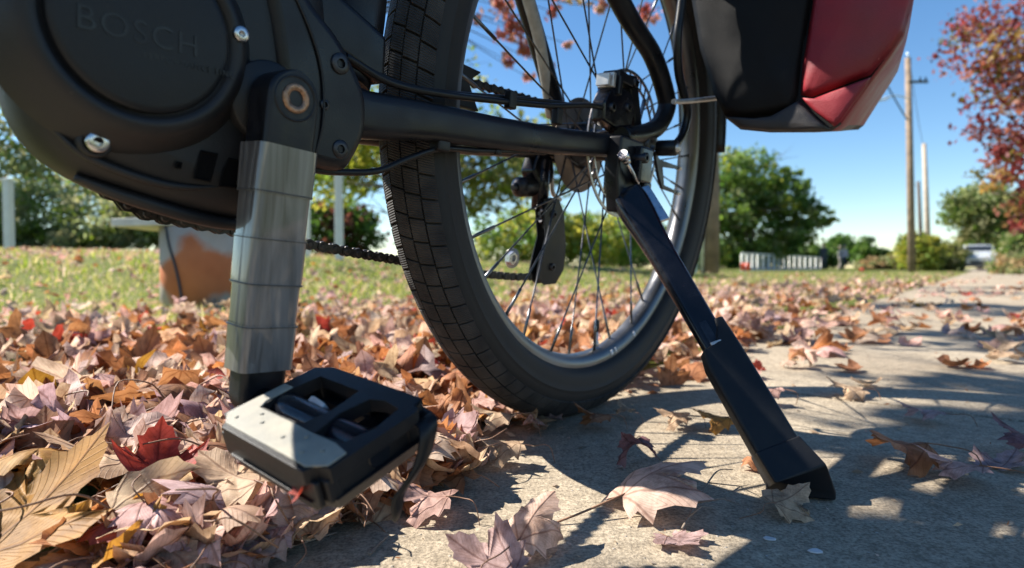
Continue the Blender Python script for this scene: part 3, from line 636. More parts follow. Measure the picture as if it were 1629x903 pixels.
# lower skid lip
mb = MB(); lp = spline([(0.034, -0.574, 0.2435), (0.039, -0.548, 0.2345), (0.040, -0.500, 0.2245), (0.036, -0.456, 0.2275)], 8)
mb.tube(lp, [0.002 + 0.0022 * math.sin(math.pi * i / (len(lp) - 1)) for i in range(len(lp))], 8); mb.build('skid_lip', M['motor'], motor)
mb = MB(); lp = spline([(0.047, -0.590, 0.268), (0.0495, -0.572, 0.2530), (0.0508, -0.535, 0.2435), (0.052, -0.50, 0.247)], 8)
mb.tube(lp, [0.0008 + 0.0016 * math.sin(math.pi * i / (len(lp) - 1)) for i in range(len(lp))], 8); mb.build('housing_ridge', M['motor'], motor)
# frame shell behind the crank that holds the motor
sh = smooth_poly([(-0.478, 0.405), (-0.462, 0.372), (-0.437, 0.352), (-0.4215, 0.334), (-0.4115, 0.316), (-0.4105, 0.293), (-0.4175, 0.275), (-0.4265, 0.2645),
                  (-0.445, 0.2635), (-0.462, 0.2685), (-0.474, 0.290), (-0.486, 0.345), (-0.50, 0.395)], 4)
mb = MB(); mb.loft([[(x, y, z) for y, z in inset_poly(sh, d)] for x, d in ((-0.056, 0.006), (-0.05, 0.001), (-0.02, 0), (0.04, 0.0), (0.052, 0.0012), (0.0575, 0.0045), (0.059, 0.009))])
shell = mb.build('motor_mount', M['frame'], bike)
bolt('mount_bolt', (-0.4375, 0.3328), 0.0068, 0.055, 0.0606, M['bolt'], None, shell, 0.42)
bolt('mount_bolt', (-0.4335, 0.2785), 0.0062, 0.055, 0.0600, M['bolt'], None, shell, 0.42)
bolt('mount_bolt', (-0.4475, 0.3045), 0.0034, 0.055, 0.0604, M['bolt'], None, shell, 0.5)
mb = MB(); lp = spline([(0.0585, -0.488, 0.385), (0.0598, -0.464, 0.352), (0.0600, -0.4515, 0.325), (0.0600, -0.4485, 0.295), (0.0585, -0.452, 0.272)], 8); mb.tube(lp, 0.0009, 6); mb.build('mount_seam', M['motor'], shell)

# ---- crank arm, tape sleeve, pedal
CA = R(-3.3); CL = 0.1693
cdir = Vector((0, math.sin(CA), -math.cos(CA))); cwid = Vector((0, math.cos(CA), math.sin(CA))); cx_ = Vector((1, 0, 0))
C0 = Vector((0, BB[0], BB[1]))
XO = 0.0893
def crank_ring(s, w, x0, x1, r):
    c = C0 + cdir * s
    return [c + cwid * a + cx_ * b for a, b in rrect(0, (x0 + x1) / 2, w, x1 - x0, r, 3)]
mb = MB(); mb.lathe_x([(0.050, 0.0235), (0.0615, 0.0235), (0.0625, 0.0225), (0.0625, 0.0)], BB, 40); mb.build('axle_boss', M['motor'], bike)
mb = MB(); rr = []
W0 = 0.0315
for k in range(9):                                       # rounded head
    a = math.pi / 2 * k / 8; s = -math.cos(a) * W0 / 2; w = max(0.004, math.sin(a) * W0)
    rr.append(crank_ring(s, w, 0.0655, XO, min(0.003, w * 0.3)))
for s, w, x0, x1 in ((0.03, 0.0315, 0.0655, XO), (0.06, 0.031, 0.0655, 0.0888), (0.11, 0.029, 0.067, 0.0880), (0.15, 0.0275, 0.069, 0.0878), (0.1693, 0.0275, 0.070, 0.0878)):
    rr.append(crank_ring(s, w, x0, x1, 0.004))
for k in range(1, 7):
    a = math.pi / 2 * k / 6; rr.append(crank_ring(0.1693 + 0.0137 * math.sin(a), max(0.004, 0.0275 * math.cos(a)), 0.070, 0.0878, min(0.004, 0.01 * math.cos(a) + 0.001)))
mb.loft(rr); crank = mb.build('crank_arm', M['crank'], bike, 0.0012, 2)
mb = MB(); mb.lathe_x([(XO - 0.001, 0.0130), (XO + 0.0006, 0.0128), (XO + 0.0008, 0.0118), (XO - 0.0012, 0.0112), (XO - 0.0012, 0.0075)], BB, 36); mb.build('bolt_recess', M['crank'], crank)
mb = MB(); mb.lathe_x([(XO - 0.004, 0.0082), (XO + 0.0006, 0.0082), (XO + 0.0012, 0.0074), (XO + 0.0012, 0.0046), (XO - 0.003, 0.0044), (XO - 0.003, 0.0)], BB, 30); mb.build('crank_bolt', M['rust'], crank)
cuts = [0.0275, 0.0535, 0.0800, 0.1055, 0.1300, 0.1545]
for k in range(5):
    g = 0.0011 + 0.0007 * (4 - k) * 0.5 + 0.0002 * k
    g = [0.0021, 0.0013, 0.0018, 0.0012, 0.0017][k]
    a, b = cuts[k] - (0.0012 if k else 0), cuts[k + 1] + 0.0012
    mb = MB(); rr = []
    for j in range(7):
        s = a + (b - a) * j / 6
        wbl = 0.0 * math.sin(5 * j + k * 2.1)
        w = 0.0325 - 0.003 * (s / CL) + 2 * g + wbl; x0 = 0.0655 + 0.0035 * s / CL - g; x1 = XO - 0.0012 * s / CL + g
        rr.append(crank_ring(s, w, x0, x1, 0.0045))
    mb.loft(rr, False); mb.build('tape_wrap', M['sleeve'], crank)

M['tape_edge'] = simple('tape_edge', (0.045, 0.045, 0.047), 0.35)
for k in range(1, 5):
    mb = MB(); rr = []; g = 0.00225
    for s in (cuts[k] - 0.0001, cuts[k] + 0.0004 + 0.0002 * (k % 2)):
        rr.append(crank_ring(s, 0.0325 - 0.003 * (s / CL) + 2 * g, 0.0655 + 0.0035 * s / CL - g, XO - 0.0012 * s / CL + g, 0.0045))
    mb.loft(rr, True); mb.build('tape_edge', M['tape_edge'], crank)
PE = C0 + cdir * CL + Vector((0, -0.0008, -0.0034)); PT = R(18.3)
PX0 = 0.1008; PW = 0.0935; PLH = 0.0345
py_ = Vector((0, math.cos(PT), math.sin(PT))); pz_ = Vector((0, -math.sin(PT), math.cos(PT)))
def pp(x, y, z): return Vector((PX0 + x, PE.y, PE.z)) + py_ * y + pz_ * z
ped = empty('pedal', (0, 0, 0), (0, 0, 0), bike)
def pedal_plate(xs, ys, holes, z0, z1, shift, rb=None):
    b = MB(); nx, ny = len(xs), len(ys)
    idx = {}
    bm_v = []
    for zi, z in enumerate((z0, z1)):
        for i, x in enumerate(xs):
            for j, y in enumerate(ys):
                dx, dy = shift.get((i, j), (0, 0)); k = 1.0 if zi else (rb or 1.0)
                cxm = PW / 2
                idx[(zi, i, j)] = len(bm_v); bm_v.append(pp(cxm + (x + dx - cxm) * k, (y + dy) * k, z))
    fs = []
    solid = lambda i, j: 0 <= i < nx - 1 and 0 <= j < ny - 1 and (i, j) not in holes
    for i in range(nx - 1):
        for j in range(ny - 1):
            if not solid(i, j): continue
            fs.append([idx[(1, i, j)], idx[(1, i + 1, j)], idx[(1, i + 1, j + 1)], idx[(1, i, j + 1)]])
            fs.append([idx[(0, i, j)], idx[(0, i, j + 1)], idx[(0, i + 1, j + 1)], idx[(0, i + 1, j)]])
            for (di, dj, p, q) in ((-1, 0, (i, j), (i, j + 1)), (1, 0, (i + 1, j + 1), (i + 1, j)), (0, -1, (i + 1, j), (i, j)), (0, 1, (i, j + 1), (i + 1, j + 1))):
                if not solid(i + di, j + dj):
                    fs.append([idx[(1,) + p], idx[(1,) + q], idx[(0,) + q], idx[(0,) + p]])
    return b.add(bm_v, fs)
xs = [0, 0.0105, 0.030, 0.052, 0.0585, 0.070, 0.0862, PW]; ys = [-PLH, -0.027, -0.0125, 0.004, 0.0235, 0.029, PLH]
holes = {(i, j) for i in (1, 2) for j in (2, 3)} | {(i, j) for i in (4, 5) for j in (2, 3)}
sh_ = {(0, 0): (0.0075, 0.0055), (7, 0): (-0.0075, 0.0055), (1, 0): (0.002, 0), (6, 0): (-0.002, 0), (0, 6): (0.004, -0.004), (7, 6): (-0.006, -0.008), (7, 5): (-0.001, -0.003),
       (0, 1): (0.0, 0.0), (4, 2): (0.004, -0.001), (6, 2): (-0.004, 0.002), (4, 4): (0.003, -0.003), (6, 4): (-0.003, -0.002), (1, 2): (0.002, 0.0), (3, 2): (-0.003, 0.001), (3, 4): (-0.003, 0), (1, 4): (0.003, 0)}
pedal_plate(xs, ys, holes, 0.003, 0.0105, sh_).build('top_cage', M['pedal'], ped, 0.0026, 3)
pedal_plate(xs, ys, holes, -0.0145, -0.006, sh_, 0.90).build('bottom_cage', M['pedal'], ped, 0.0018, 3)
# rough grip strip on the upper cage, its pale colour standing in for sun glare
gp = [(0.0110, -PLH + 0.0028), (PW - 0.0110, -PLH + 0.0028), (PW - 0.0022, -0.0262), (PW - 0.0025, -0.016), (0.0835, -0.0145), (0.0800, -0.0138), (0.060, -0.0142), (0.050, -0.0138), (0.014, -0.0140),
      (0.0105, -0.008), (0.0105, 0.008), (0.0025, 0.008), (0.0022, -0.0262)]
mb = MB(); mb.loft([[pp(x, y, 0.0100) for x, y in gp], [pp(x, y, 0.0113) for x, y in gp]], True, False, False); grip = mb.build('sunlit_grip_strip', M['grip'], ped, 0.0004, 1)
for x, y in ((0.012, -0.026), (0.030, -0.022), (0.052, -0.024), (0.072, -0.0265), (0.080, -0.021), (0.063, -0.018), (0.022, -0.0175)):
    mb = MB(); c = pp(x, y, 0.0113); mb.tube([c - pz_ * 0.0002, c + pz_ * 0.0006], [0.0013, 0.0009], 8); mb.build('grip_pin', M['grip'], grip)
# posts that tie the cages, the axle barrel, the bearing cap, the metal reflector wedge
for x, y in ((0.006, -0.027), (0.0875, -0.026), (0.006, 0.027), (0.086, 0.022), (0.047, -0.028), (0.047, 0.029)):
    mb = MB(); mb.box(pp(x, y, -0.0015), (0.009, 0.007, 0.012), Matrix((cx_, py_, pz_)).transposed()); mb.build('cage_post', M['pedal'], ped, 0.001)
mb = MB(); mb.tube([pp(-0.014, 0, 0), pp(-0.002, 0, 0), pp(0.0, 0, 0), pp(0.02, 0, 0), pp(0.05, 0, 0), pp(0.078, 0, 0), pp(0.088, 0, 0), pp(0.0915, 0, 0)],
                   [0.0072, 0.0072, 0.0105, 0.0102, 0.0096, 0.0090, 0.0086, 0.006], 20); mb.build('axle_barrel', M['gloss'], ped)
for nm_, x_, y_, sx_, sy_ in (('front_web', 0.047, -0.0315, 0.084, 0.003), ('rear_web', 0.045, 0.0310, 0.080, 0.003), ('end_web', PW - 0.004, -0.016, 0.003, 0.026), ('end_web', PW - 0.005, 0.014, 0.003, 0.020), ('inner_web', 0.004, 0.018, 0.003, 0.020), ('inner_web', 0.004, -0.020, 0.003, 0.020)):
    mb = MB(); mb.box(pp(x_, y_, -0.0020), (sx_, sy_, 0.013), Matrix((cx_, py_, pz_)).transposed()); mb.build(nm_, M['pedal'], ped, 0.0008)
mb = MB(); mb.add([pp(0.027, -0.011, 0.001), pp(0.047, -0.010, -0.001), pp(0.040, 0.0075, 0.0095), pp(0.030, 0.0085, 0.0102), pp(0.0265, 0.0088, 0.0095),
                   pp(0.027, -0.010, -0.003), pp(0.047, -0.009, -0.005), pp(0.041, 0.009, 0.005), pp(0.030, 0.010, 0.006), pp(0.0265, 0.010, 0.006)],
                  [(0, 1, 2, 3, 4), (9, 8, 7, 6, 5), (0, 5, 6, 1), (1, 6, 7, 2), (2, 7, 8, 3), (3, 8, 9, 4), (4, 9, 5, 0)]); mb.build('reflector_wedge', M['alu'], ped, 0.0007)
mb = MB(); mb.box(pp(0.060, 0.034, -0.004), (0.040, 0.004, 0.012), Matrix((cx_, py_, pz_)).transposed()); mb.build('reflector_housing', M['gloss'], ped, 0.001)
# torn strip of grip hanging from the outer end
st = spline([pp(PW - 0.010, 0.030, 0.004), pp(PW + 0.0045, 0.026, 0.003), pp(PW + 0.006, 0.018, -0.010), pp(PW + 0.004, 0.010, -0.018), pp(PW + 0.001, 0.003, -0.025), pp(PW + 0.000, 0.001, -0.033), pp(PW - 0.002, 0.0005, -0.039)], 6)
mb = MB(); rr = []
for i, c in enumerate(st):
    t = i / (len(st) - 1); w = 0.0105 * (1 - t) ** 0.6 + 0.0022; rr.append([c + py_ * w * 0.5 + cx_ * 0.0008, c - py_ * w * 0.5 + cx_ * 0.0008, c - py_ * w * 0.5 - cx_ * 0.0008, c + py_ * w * 0.5 - cx_ * 0.0008])
mb.loft(rr); mb.build('torn_strip', M['hose'], ped)

# ---- rear wheel
wheel = empty('rear_wheel', (0, 0, 0), (0, 0, 0), bike)
def crown(s): return (0.027 * math.sin(1.2 * s) / math.sin(1.2), 0.348 - 0.021 * (1 - math.cos(1.2 * s)) / (1 - math.cos(1.2)))
side = [(0.0285, 0.3225), (0.02905, 0.3165), (0.02895, 0.3135), (0.0293, 0.3128), (0.0293, 0.3118), (0.0286, 0.311), (0.0275, 0.304), (0.0258, 0.297), (0.0240, 0.2925), (0.0222, 0.2905), (0.0205, 0.2890), (0.0175, 0.2875), (0.0150, 0.2862)]
prof = [(-a, b) for a, b in side[::-1]] + [crown(-1 + 2 * i / 16) for i in range(17)] + side
mb = MB(); mb.lathe_x(prof, HUB, 160); tyre = mb.build('tyre', M['rubber'], wheel)
# tread blocks, raised 2.6 mm
NB = 100; cols = [-1.06, -0.68, -0.34, 0.0, 0.34, 0.68, 1.06]
vs = []; fs = []; uvs = []
pitch = 2 * math.pi / NB
def tread_pt(s, th, dr):
    x, r = crown(s); nx, nr = math.sin(1.2 * s), math.cos(1.2 * s)
    x += nx * dr; r += nr * dr
    return (x, HUB[0] + r * math.sin(th), HUB[1] - r * math.cos(th))
for b in range(NB):
    for c in range(6):
        s0, s1 = cols[c] + 0.018, cols[c + 1] - 0.018
        stg = 0.0 if c in (2, 3) else (-0.28 if c in (1, 4) else -0.60)
        stg += 0.5 if c < 3 else 0.0
        o = len(vs)
        for k in range(4):
            for j in range(3):
                s = s0 + (s1 - s0) * j / 2
                sk = -0.55 * (abs(s) - min(abs(s0), abs(s1)))
                th = -(b + stg + sk + 0.045 + 0.91 * k / 3) * pitch
                vs.append(tread_pt(s, th, 0.0027)); uvs.append((k / 3 * 2.2 + 0.001 * b, j / 2))
        ring = [0, 1, 2, 5, 8, 11, 10, 9, 6, 3]
        ob = len(vs)
        for i in ring:
            j, k = i % 3, i // 3
            s = s0 + (s1 - s0) * j / 2 + (0.012 if j == 2 else -0.012 if j == 0 else 0)
            sk = -0.55 * (abs(s0 + (s1 - s0) * j / 2) - min(abs(s0), abs(s1)))
            th = -(b + stg + sk + 0.045 + 0.91 * k / 3 + (0.03 if k == 3 else -0.03 if k == 0 else 0)) * pitch
            vs.append(tread_pt(s, th, -0.0006)); uvs.append((k / 3 * 2.2, j / 2))
        for k in range(3):
            for j in range(2): fs.append((o + k * 3 + j, o + k * 3 + j + 1, o + k * 3 + j + 4, o + k * 3 + j + 3))
        for i in range(10):
            a, d = ring[i], ring[(i + 1) % 10]
            fs.append((o + a, ob + i, ob + (i + 1) % 10, o + d))
me = bpy.data.meshes.new('tread'); me.from_pydata(vs, [], fs)
ul = me.uv_layers.new(name='UVMap'); li = np.empty(len(me.loops), dtype=np.int32); me.loops.foreach_get('vertex_index', li)
ul.data.foreach_set('uv', np.array(uvs, dtype=np.float32)[li].ravel())
bm = bmesh.new(); bm.from_mesh(me); bmesh.ops.recalc_face_normals(bm, faces=bm.faces); bm.to_mesh(me); bm.free()
me.materials.append(M['tread']); tread = bpy.data.objects.new('tread', me); COL.objects.link(tread); tread.parent = wheel
mb = MB(); mb.lathe_x([(-0.0150, 0.2895), (-0.0150, 0.283), (-0.0125, 0.2765), (-0.006, 0.2715), (0, 0.2705), (0.006, 0.2715), (0.0125, 0.2765), (0.0150, 0.283), (0.0150, 0.2895)], HUB, 120)
mb.build('rim', M['rim'], wheel)
for th, dth in ((R(11.2), R(1.0)), (R(13.6), R(0.7)), (R(24.6), R(1.1))):
    mb = MB(); mb.lathe_x([(0.01545, 0.2785), (0.0156, 0.2855)] if False else [(0.0133, 0.2768), (0.0155, 0.2832)], HUB, 4, th, th + dth); 
    d_ = mb.build('rim_decal', M['white_mark'], wheel)
    d_.modifiers.new('s', 'SOLIDIFY').thickness = 0.0004
mb = MB()
def wp(x, r, th): return (x, HUB[0] + r * math.sin(th), HUB[1] - r * math.cos(th))
vth = R(7.6)
mb.tube([wp(0, 0.268, vth), wp(0, 0.262, vth), wp(0, 0.2615, vth), wp(0, 0.245, vth)], [0.0042, 0.0042, 0.003, 0.003], 12); valve = mb.build('valve', M['alu'], wheel)
mb = MB(); mb.tube([wp(0, 0.247, vth), wp(0, 0.240, vth), wp(0, 0.233, vth), wp(0, 0.2305, vth)], [0.0035, 0.0042, 0.0038, 0.0018], 12); mb.build('valve_cap', M['hose'], wheel)
# hub
mb = MB(); mb.lathe_x([(-0.060, 0.008), (-0.034, 0.010), (-0.033, 0.024), (-0.031, 0.030), (-0.028, 0.030), (-0.025, 0.022), (0.0, 0.019), (0.020, 0.022), (0.023, 0.029), (0.026, 0.029), (0.028, 0.022), (0.036, 0.021), (0.037, 0.009), (0.06, 0.009), (0.06, 0)], HUB, 40); mb.build('hub', M['bolt'], wheel)
for k in range(32):
    left = k % 2 == 0; xf = 0.0245 if left else -0.0295; pair = (k // 2) % 2
    th_r = 2 * math.pi * (k + 0.5) / 32; th_f = th_r + (R(78) if pair else -R(78))
    a = Vector(wp(xf + (0.0015 if pair else -0.0015), 0.0275, th_f)); b = Vector(wp(0.003 if left else -0.003, 0.2735, th_r))
    mid = a.lerp(b, 0.86)
    mb = MB(); mb.tube([a, mid, mid + (b - a).normalized() * 0.0008, b], [0.00105, 0.00105, 0.0019, 0.0019], 7); mb.build('spoke', M['spoke'], wheel)
# sprockets
for k in range(8):
    r0 = 0.0235 + 0.0042 * (7 - k); x = -0.0360 - 0.0030 * k; nt = int(11 + 2.2 * (7 - k)); pr = []
    mb = MB(); pts = []
    for t in range(nt * 4):
        a = 2 * math.pi * t / (nt * 4); rr_ = r0 + (0.0022 if t % 4 in (1, 2) else -0.0012); pts.append((HUB[0] + rr_ * math.sin(a), HUB[1] - rr_ * math.cos(a)))
    mb.prism(pts, x - 0.0009, x + 0.0009); mb.build('sprocket', M['cog'], wheel)
mb = MB(); mb.lathe_x([(-0.0335, 0.0), (-0.0335, 0.045), (-0.0325, 0.060), (-0.0318, 0.061), (-0.0318, 0.0)], HUB, 48)
M['disc'] = simple('spoke_guard', (0.22, 0.17, 0.13), 0.4, 0.3, 0.3, 30); mb.build('spoke_guard', M['disc'], wheel)
# brake rotor: two rings tied by bridges, carried by arms
rot_x = 0.0335
rb = MB()
rb.lathe_x([(rot_x - 0.0009, 0.0865), (rot_x - 0.0009, 0.0900), (rot_x + 0.0009, 0.0900), (rot_x + 0.0009, 0.0865), (rot_x - 0.0009, 0.0865)], HUB, 72, smooth=False)
rb.lathe_x([(rot_x - 0.0009, 0.0735), (rot_x - 0.0009, 0.0765), (rot_x + 0.0009, 0.0765), (rot_x + 0.0009, 0.0735), (rot_x - 0.0009, 0.0735)], HUB, 72, smooth=False)
for k in range(36):
    a = 2 * math.pi * k / 36
    p0 = Vector(wp(rot_x, 0.0760, a)); p1 = Vector(wp(rot_x, 0.0870, a + 0.06)); rb.tube([p0, p1], 0.0018, 6, ry=0.5)
for k in range(6):
    a = 2 * math.pi * k / 6; rb.tube([Vector(wp(rot_x, 0.02, a)), Vector(wp(rot_x, 0.05, a + 0.35)), Vector(wp(rot_x, 0.0745, a + 0.5))], [0.004, 0.0028, 0.0028], 8, ry=0.35)
rb.build('brake_rotor', M['rotor'], wheel)

# ---- frame tubes
def tube_part(name, pts, rad, m, parent=bike, seg=14, ry=None, n=8):
    b = MB(); P = spline(pts, n) if n else pts
    if isinstance(rad, (list, tuple)):
        k = len(rad) - 1; rr = [rad[min(k, int(i / (len(P) - 1) * k))] * (1 - (i / (len(P) - 1) * k) % 1) + rad[min(k, int(i / (len(P) - 1) * k) + 1)] * ((i / (len(P) - 1) * k) % 1) for i in range(len(P))]
    else: rr = rad
    b.tube(P, rr, seg, ry=ry); return b.build(name, m, parent)
def stay_loft(name, secs):
    """secs: x, y, z, height, thickness"""
    b = MB(); rr = []
    for i, (x, y, z, h, w) in enumerate(secs):
        a = Vector(secs[max(0, i - 1)][:3]); c = Vector(secs[min(len(secs) - 1, i + 1)][:3]); d = (c - a).normalized()
        side_ = d.cross(Vector((0, 0, 1))).normalized(); up = side_.cross(d)
        rr.append([Vector((x, y, z)) + side_ * p + up * q for p, q in rrect(0, 0, w, h, min(w, h) * 0.42, 4)])
    b.loft(rr); return b.build(name, M['frame'], bike)
def lerp_secs(S, n=6):
    out = []
    for i in range(len(S) - 1):
        for k in range(n):
            t = k / n; t = t * t * (3 - 2 * t) if False else t
            out.append(tuple(a + (b - a) * t for a, b in zip(S[i], S[i + 1])))
    out.append(S[-1]); return out
cs = lerp_secs([(0.042, -0.440, 0.306, 0.042, 0.030), (0.0445, -0.405, 0.3070, 0.034, 0.023), (0.046, -0.341, 0.3137, 0.030, 0.020), (0.049, -0.263, 0.3185, 0.0285, 0.020), (0.054, -0.180, 0.3255, 0.0265, 0.020), (0.058, -0.115, 0.3325, 0.025, 0.019), (0.060, -0.050, 0.340, 0.026, 0.017), (0.060, 0.0, 0.3507, 0.030, 0.012)])
stay_loft('chainstay', cs)
stay_loft('chainstay', [(-x, y, z, h, w) for x, y, z, h, w in cs])
tube_part('seat_stay', [(0.060, -0.060, 0.350, ), (0.061, -0.012, 0.361), (0.0615, 0.026, 0.3765), (0.062, 0.0455, 0.4005), (0.0615, 0.040, 0.4195), (0.060, -0.003, 0.4555), (0.058, -0.080, 0.4860), (0.050, -0.19, 0.56), (0.034, -0.36, 0.72)], [0.011, 0.0115, 0.0115, 0.0115, 0.0115, 0.0115, 0.0115, 0.011, 0.010], M['frame'], ry=1.0)
tube_part('seat_stay', [(-0.056, 0.0, 0.3507), (-0.053, -0.043, 0.408), (-0.049, -0.12, 0.499), (-0.044, -0.22, 0.61), (-0.034, -0.36, 0.72)], [0.011, 0.0115, 0.0115, 0.011, 0.010], M['frame'])
tube_part('seat_tube', [(0, -0.398, 0.335), (0, -0.386, 0.39), (0, -0.389, 0.48), (0, -0.402, 0.78)], [0.0245, 0.0235, 0.023, 0.021], M['frame'], seg=24)
tube_part('down_tube', [(0, -0.555, 0.45), (0, -0.64, 0.56), (0, -0.80, 0.76)], [0.042, 0.042, 0.04], M['frame'], seg=24)
mb = MB(); mb.prism([(-0.46, 0.36), (-0.375, 0.335), (-0.375, 0.372), (-0.43, 0.392), (-0.455, 0.42)], -0.03, 0.03); mb.build('frame_gusset', M['frame'], bike, 0.006, 3)
mb = MB(); mb.prism([(-0.018, 0.327), (0.012, 0.327), (0.028, 0.342), (0.028, 0.368), (0.008, 0.378), (-0.020, 0.370), (-0.030, 0.350)], 0.0525, 0.0605); drop = mb.build('dropout', M['frame'], bike, 0.002)
mb = MB(); mb.lathe_x([(0.06, 0.013), (0.069, 0.012), (0.0705, 0.010), (0.0705, 0.006), (0.067, 0.0055), (0.067, 0)], HUB, 24); mb.build('axle_nut', M['bolt'], bike)
mb = MB(); mb.prism([(-0.018, 0.327), (0.012, 0.327), (0.028, 0.342), (0.028, 0.368), (0.008, 0.378), (-0.020, 0.370), (-0.030, 0.350)], -0.0665, -0.0605); mb.build('dropout', M['frame'], bike, 0.002)
# hoses and cables
tube_part('brake_hose', [(0.047, -0.425, 0.342), (0.049, -0.388, 0.3335), (0.050, -0.338, 0.3365), (0.050, -0.261, 0.3470), (0.050, -0.184, 0.359), (0.052, -0.127, 0.3715), (0.052, -0.095, 0.376)], 0.0028, M['hose'], seg=8)
tube_part('gear_cable', [(0.040, -0.430, 0.347), (0.042, -0.385, 0.3375), (0.043, -0.335, 0.3395), (0.043, -0.258, 0.352), (0.044, -0.182, 0.364), (0.044, -0.12, 0.372)], 0.0021, M['hose'], seg=8)
tube_part('sensor_cable', [(0.045, -0.462, 0.2655), (0.047, -0.445, 0.2635), (0.047, -0.4234, 0.2645), (0.0455, -0.3909, 0.2695), (0.0445, -0.3615, 0.2825), (0.046, -0.3288, 0.2950), (0.0475, -0.283, 0.3005), (0.050, -0.231, 0.3075), (0.054, -0.195, 0.312)], 0.0024, M['hose'], seg=8)
mb = MB(); mb.box((0.046, -0.3300, 0.2975), (0.012, 0.014, 0.010)); mb.build('cable_clip', M['hose'], bike, 0.002)
mb = MB(); mb.box((0.047, -0.262, 0.3025), (0.010, 0.008, 0.006)); mb.build('cable_clip', M['hose'], bike, 0.002)
mb = MB(); mb.prism([(-0.262, 0.351), (-0.252, 0.3925), (-0.214, 0.3905), (-0.222, 0.3845), (-0.232, 0.377), (-0.222, 0.362), (-0.214, 0.351)], -0.036, -0.020); mb.build('chain_guard_bracket', M['sheath'], bike, 0.0015)
for y in (-0.250, -0.175):
    mb = MB(); mb.box((0.050, y, 0.3505), (0.008, 0.010, 0.016)); mb.build('hose_clip', M['hose'], bike, 0.0015)

# ---- brake caliper
cal = empty('brake_caliper', (0, 0, 0), (0, 0, 0), bike)
mb = MB(); mb.prism([(-0.094, 0.362), (-0.055, 0.356), (-0.030, 0.364), (-0.024, 0.385), (-0.034, 0.404), (-0.062, 0.407), (-0.084, 0.398), (-0.096, 0.382)], 0.0385, 0.0560); mb.build('caliper_body', M['gloss'], cal, 0.003, 2)
mb = MB(); mb.box((0.047, -0.056, 0.416), (0.022, 0.036, 0.012)); mb.box((0.047, -0.070, 0.405), (0.026, 0.008, 0.022)); mb.build('caliper_bridge', M['frame'], cal, 0.002)
mb = MB(); mb.box((0.0475, -0.082, 0.4085), (0.020, 0.006, 0.016)); mb.build('pad_fin', M['alu'], cal, 0.0008)
mb = MB(); mb.box((0.0475, -0.090, 0.4075), (0.016, 0.004, 0.013)); mb.build('pad_fin', M['alu'], cal, 0.0006)
for c in ((-0.080, 0.379), (-0.044, 0.386), (-0.032, 0.416)): bolt('caliper_bolt', c, 0.0055, 0.050, 0.0590, M['bolt'], None, cal)
mb = MB(); mb.prism([(-0.034, 0.412), (-0.006, 0.360), (0.010, 0.365), (-0.012, 0.412), (-0.020, 0.428), (-0.034, 0.426)], 0.040, 0.052); mb.build('caliper_mount', M['frame'], cal, 0.002)

# ---- eyelets, clip and hook near the stay's foot
tube_part('rack_leg', [(0.078, 0.0400, 0.352), (0.080, 0.062, 0.372), (0.082, 0.066, 0.400), (0.083, 0.048, 0.4180), (0.085, 0.020, 0.440), (0.085, 0.0075, 0.476), (0.085, 0.0086, 0.52), (0.085, 0.012, 0.68)], 0.0052, M['frame'], seg=12)
mb = MB(); mb.lathe_x([(0.060, 0.010), (0.084, 0.010), (0.0855, 0.0085), (0.0855, 0.0)], (0.0385, 0.352), 20); eye = mb.build('rack_eyelet', M['frame'], bike)
mb = MB(); mb.lathe_x([(0.0855, 0.0052), (0.0885, 0.0045), (0.0885, 0.0)], (0.0385, 0.352), 14); mb.build('eyelet_bolt', M['alu'], eye)
mb = MB(); mb.prism([(0.022, 0.346), (0.040, 0.318), (0.055, 0.303), (0.105, 0.3005), (0.105, 0.3045), (0.060, 0.308), (0.050, 0.330), (0.100, 0.3335), (0.100, 0.3375), (0.040, 0.338)], 0.060, 0.064); mb.build('stay_plate', M['frame'], bike, 0.0008)
for a_, c_ in (((0.062, 0.100, 0.3355), (0.062, 0.107, 0.336)), ((0.062, 0.103, 0.3025), (0.062, 0.111, 0.3027))):
    mb = MB(); mb.tube([a_, c_], 0.0035, 10); mb.build('stay_plate_end', M['alu'], bike)

# ---- mudguard behind and above the wheel
mb = MB(); pr_ = [(0.031 * math.sin(a), 0.3755 - 0.016 * (1 - math.cos(a))) for a in [(-1 + 2 * i / 10) * 1.35 for i in range(11)]]
mb.lathe_x(pr_, HUB, 60, R(97), R(238)); mg = mb.build('mudguard', M['sheath'], bike); mg.modifiers.new('s', 'SOLIDIFY').thickness = 0.0022
# ---- rack top and far legs
tube_part('rack_leg', [(-0.062, -0.030, 0.385), (-0.046, -0.080, 0.442), (-0.040, -0.121, 0.491), (-0.040, -0.235, 0.625), (-0.055, -0.270, 0.69)], 0.0072, M['strut'], seg=12)
for x in (-0.07, 0.085): tube_part('rack_rail', [(x, -0.28, 0.70), (x, 0.0, 0.70), (x, 0.30, 0.70)], 0.0055, M['frame'], seg=10, n=2)
for y in (-0.27, -0.05, 0.20): tube_part('rack_bar', [(-0.07, y, 0.70), (0.0, y, 0.70), (0.085, y, 0.70)], 0.005, M['frame'], seg=10, n=2)

